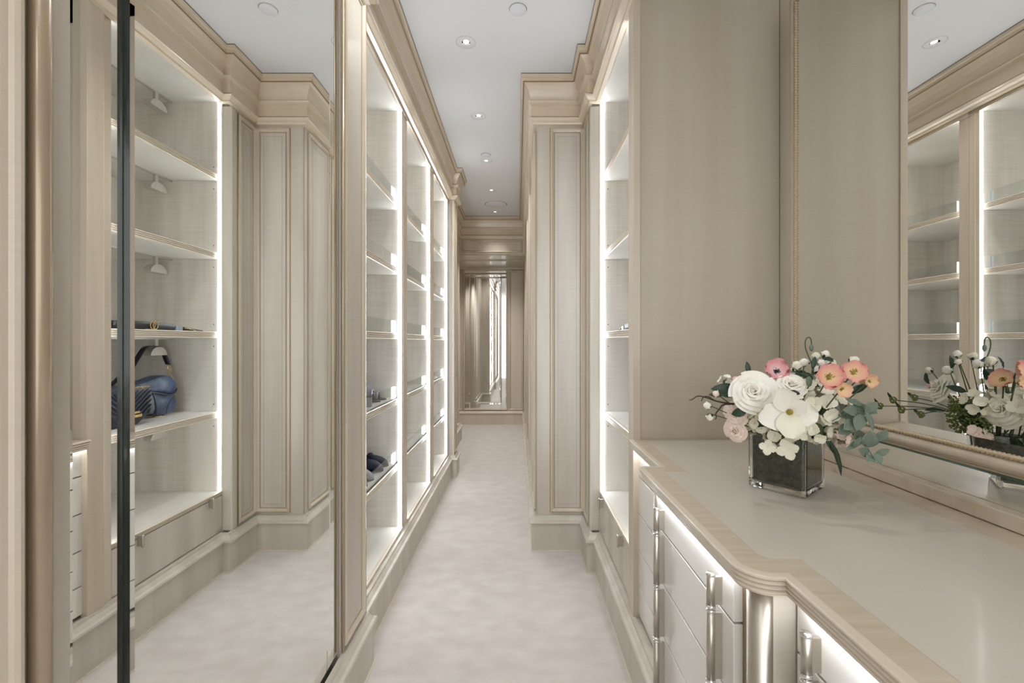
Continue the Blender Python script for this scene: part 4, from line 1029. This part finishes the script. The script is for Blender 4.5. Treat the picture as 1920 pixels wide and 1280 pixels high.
for k, (u, v, du, dv, lb) in enumerate([(1500, 700, -12, 10, 'dark green leaf below the greenish bud near the anemone'), (1535, 700, 14, -6, 'dark green leaf between the buds and the largest poppy'), (1524, 690, 4, -18, 'upright dark leaf at the foot of the hooked stem'), (1404, 700, -2, -14, 'tiny green leaf tip peeking over the big white rose'), (1545, 672, 16, 2, 'narrow green leaf right of the top buds'), (1352, 742, -22, -4, 'small green leaf beside the pale pink bud at left')]):
    leaf(lb, at(u, v, 1.12), .030, .014, at(u + du, v + dv, 1.12) - at(u, v, 1.12), (-.3, -.8, .5), seed=10 + k)
# eucalyptus sprays to the right
def spray(label, pts, leaves, r=.0013, name='eucalyptus_spray', mat='euc', lm='euc'):
    P = [at(u, v, Y) for (u, v, Y) in pts]; c = P[0].copy()
    t = thing(name, label, 'foliage', c)
    MB().tube([tuple(Vector(p) - c) for p in smooth_path([tuple(p) for p in P], 2)], r, 6).build('stem', mat, t)
    for k, (u, v, Y, L, W, du, dv) in enumerate(leaves):
        a = at(u, v, Y); d = at(u + du, v + dv, Y - .01) - a
        leaf('', a - c, L * 1.12, W * 1.15, d, (random.uniform(-.5, .1), -.9, random.uniform(.1, .6)), lm, k, random.uniform(.1, .5), 'leaf', t)
spray('grey green eucalyptus spray arching over the right of the bouquet', [(1560, 790, 1.03), (1600, 765, 1.01), (1622, 770, 0.99), (1618, 758, 0.98)],
      [(1608, 772, 1.00, .030, .024, -26, -6), (1622, 772, 0.99, .028, .022, 16, -12), (1616, 776, 0.99, .036, .024, -8, 26), (1622, 770, 0.98, .040, .013, 18, 34), (1612, 776, 1.02, .034, .028, -30, 18), (1600, 756, 1.01, .034, .022, 18, 12), (1586, 748, 1.01, .036, .014, 34, 12), (1602, 780, 1.03, .036, .030, -24, -4), (1604, 790, 1.00, .032, .026, -20, 14), (1620, 766, 1.00, .022, .018, 14, 4)])
spray('grey green eucalyptus spray trailing down at the lower right, over the countertop', [(1575, 808, 1.03), (1605, 812, 1.01), (1622, 830, 0.98), (1632, 848, 0.96), (1639, 862, 0.95)],
      [(1626, 838, 0.98, .034, .032, 6, -22), (1644, 826, 0.98, .028, .020, 16, -16), (1628, 850, 0.96, .026, .022, -18, -8), (1642, 852, 0.95, .024, .014, 22, -8), (1636, 856, 0.95, .020, .018, -8, 6), (1640, 850, 0.95, .020, .016, 8, 10), (1612, 826, 0.99, .034, .012, -26, 18), (1610, 806, 1.01, .030, .024, 2, 20), (1590, 800, 1.02, .030, .026, -14, 10), (1600, 838, 0.98, .024, .012, 14, -16)])
# back of the bouquet, seen in the vanity mirror
rose('large white rose at the back of the bouquet, seen only in the vanity mirror', Vector((.765, 1.085, 1.090)), .047, (.95, -.25, .1), 'rose', .2, 31)
rose('white rose at the back left of the bouquet, reflected in the vanity mirror', Vector((.765, 1.245, 1.125)), .044, (.8, .3, .35), 'rose', .5, 32)
open_flower('coral poppy at the back of the bouquet, reflected at the right frame edge', Vector((.79, 1.06, 1.160)), .026, (.9, -.2, .4), 'poppy', 'yellow_c', 6, (1.0, 1.2), .3, 33, 'poppy')
t = flower_root('berry_cluster', 'dense green berry cluster hanging behind the vase, seen in the mirror', 'foliage', (.765, 1.160, 1.058), (.8, .1, -.1))
rb = random.Random(5); bb = MB()
for k in range(560):
    d = Vector((rb.gauss(0, 1), rb.gauss(0, 1), abs(rb.gauss(0, 1)))).normalized(); q = d * rb.uniform(.040, .062); q.x *= 1.05; q.z *= .7
    bb.ball(tuple(q), rb.uniform(.0018, .0028), 6, 4)
bo = bb.build('berries', 'berry', t); bo['kind'] = 'stuff'
MB().ball((0, 0, -.005), .040, 10, 8, (1, 1, .7)).build('cluster_heart', 'leaf', t)
MB().tube([(0, 0, -.02), (-.02, .0, -.06)], .002, 6).build('stem', 'stem', t)
for k, (p, R, d, mt, lb) in enumerate([((.79, 1.20, 1.175), .015, (.7, 0, .7), 'rose', 'white bud at the back of the bouquet near the tall end panel'), ((.78, 1.13, 1.195), .015, (.6, 0, .8), 'rose', 'white bud highest at the back of the bouquet'), ((.80, 1.08, 1.205), .014, (.7, -.2, .7), 'cream', 'greenish bud at the back of the bouquet above the large rose'),
      ((.785, 1.09, 1.15), .011, (.9, 0, .4), 'cream', 'small yellow green bud beside the reflected poppy'), ((.775, 1.27, 1.17), .012, (.6, .5, .6), 'cream', 'cream bud beside the reflected dark leaf'), ((.73, 1.31, 1.125), .015, (.3, .9, .3), 'pink', 'pink folded blossom at the back left of the bouquet')]):
    bud(lb, Vector(p), R, d, mt, 40 + k)
leaf('dark oval leaf standing up at the back of the bouquet', Vector((.755, 1.29, 1.13)), .038, .026, (.1, .35, .9), (.9, .3, 0), seed=50)
def sprig(label, base, tips):
    t = thing('viburnum_sprig', label, 'foliage', base); c = Vector(base)
    for q in tips:
        q = Vector(q); MB().tube(smooth_path([(0, 0, 0), tuple((q - c) * .5 + Vector((0, 0, .008))), tuple(q - c)], 2), .0014, 6).build('stem', 'stem', t)
        b_ = MB(); rr = random.Random(int(q.x * 1e4))
        for k in range(26):
            d = Vector((rr.gauss(0, 1), rr.gauss(0, 1), rr.gauss(0, 1))).normalized(); b_.ball(tuple(q - c + d * .0085), .0026, 6, 4)
        o = b_.build('berries', 'berry', t); o['kind'] = 'stuff'
        leaf('', q - c, .028, .009, (rr.uniform(-.3, .5), .6, rr.uniform(.2, .9)), (.9, 0, .3), 'leaf', 1, .2, 'leaf', t)
sprig('green viburnum sprig reaching left behind the bouquet, seen in the mirror', (.74, 1.22, 1.06), [(.80, 1.36, 1.075), (.80, 1.33, 1.05), (.80, 1.41, 1.05), (.79, 1.30, 1.09), (.79, 1.28, 1.045)])
for k, (p, d, lb) in enumerate([((.77, 1.10, 1.15), (.5, .1, .6), 'dark leaf among the back buds, upper one'), ((.77, 1.17, 1.12), (.6, .4, .3), 'dark leaf among the back buds, left one'), ((.775, 1.06, 1.13), (.7, -.3, .5), 'dark leaf behind the large back rose'), ((.76, 1.24, 1.06), (.7, .4, .1), 'dark leaf above the viburnum sprig')]):
    leaf(lb, Vector(p), .04, .02, d, (.8, 0, .5), seed=60 + k)
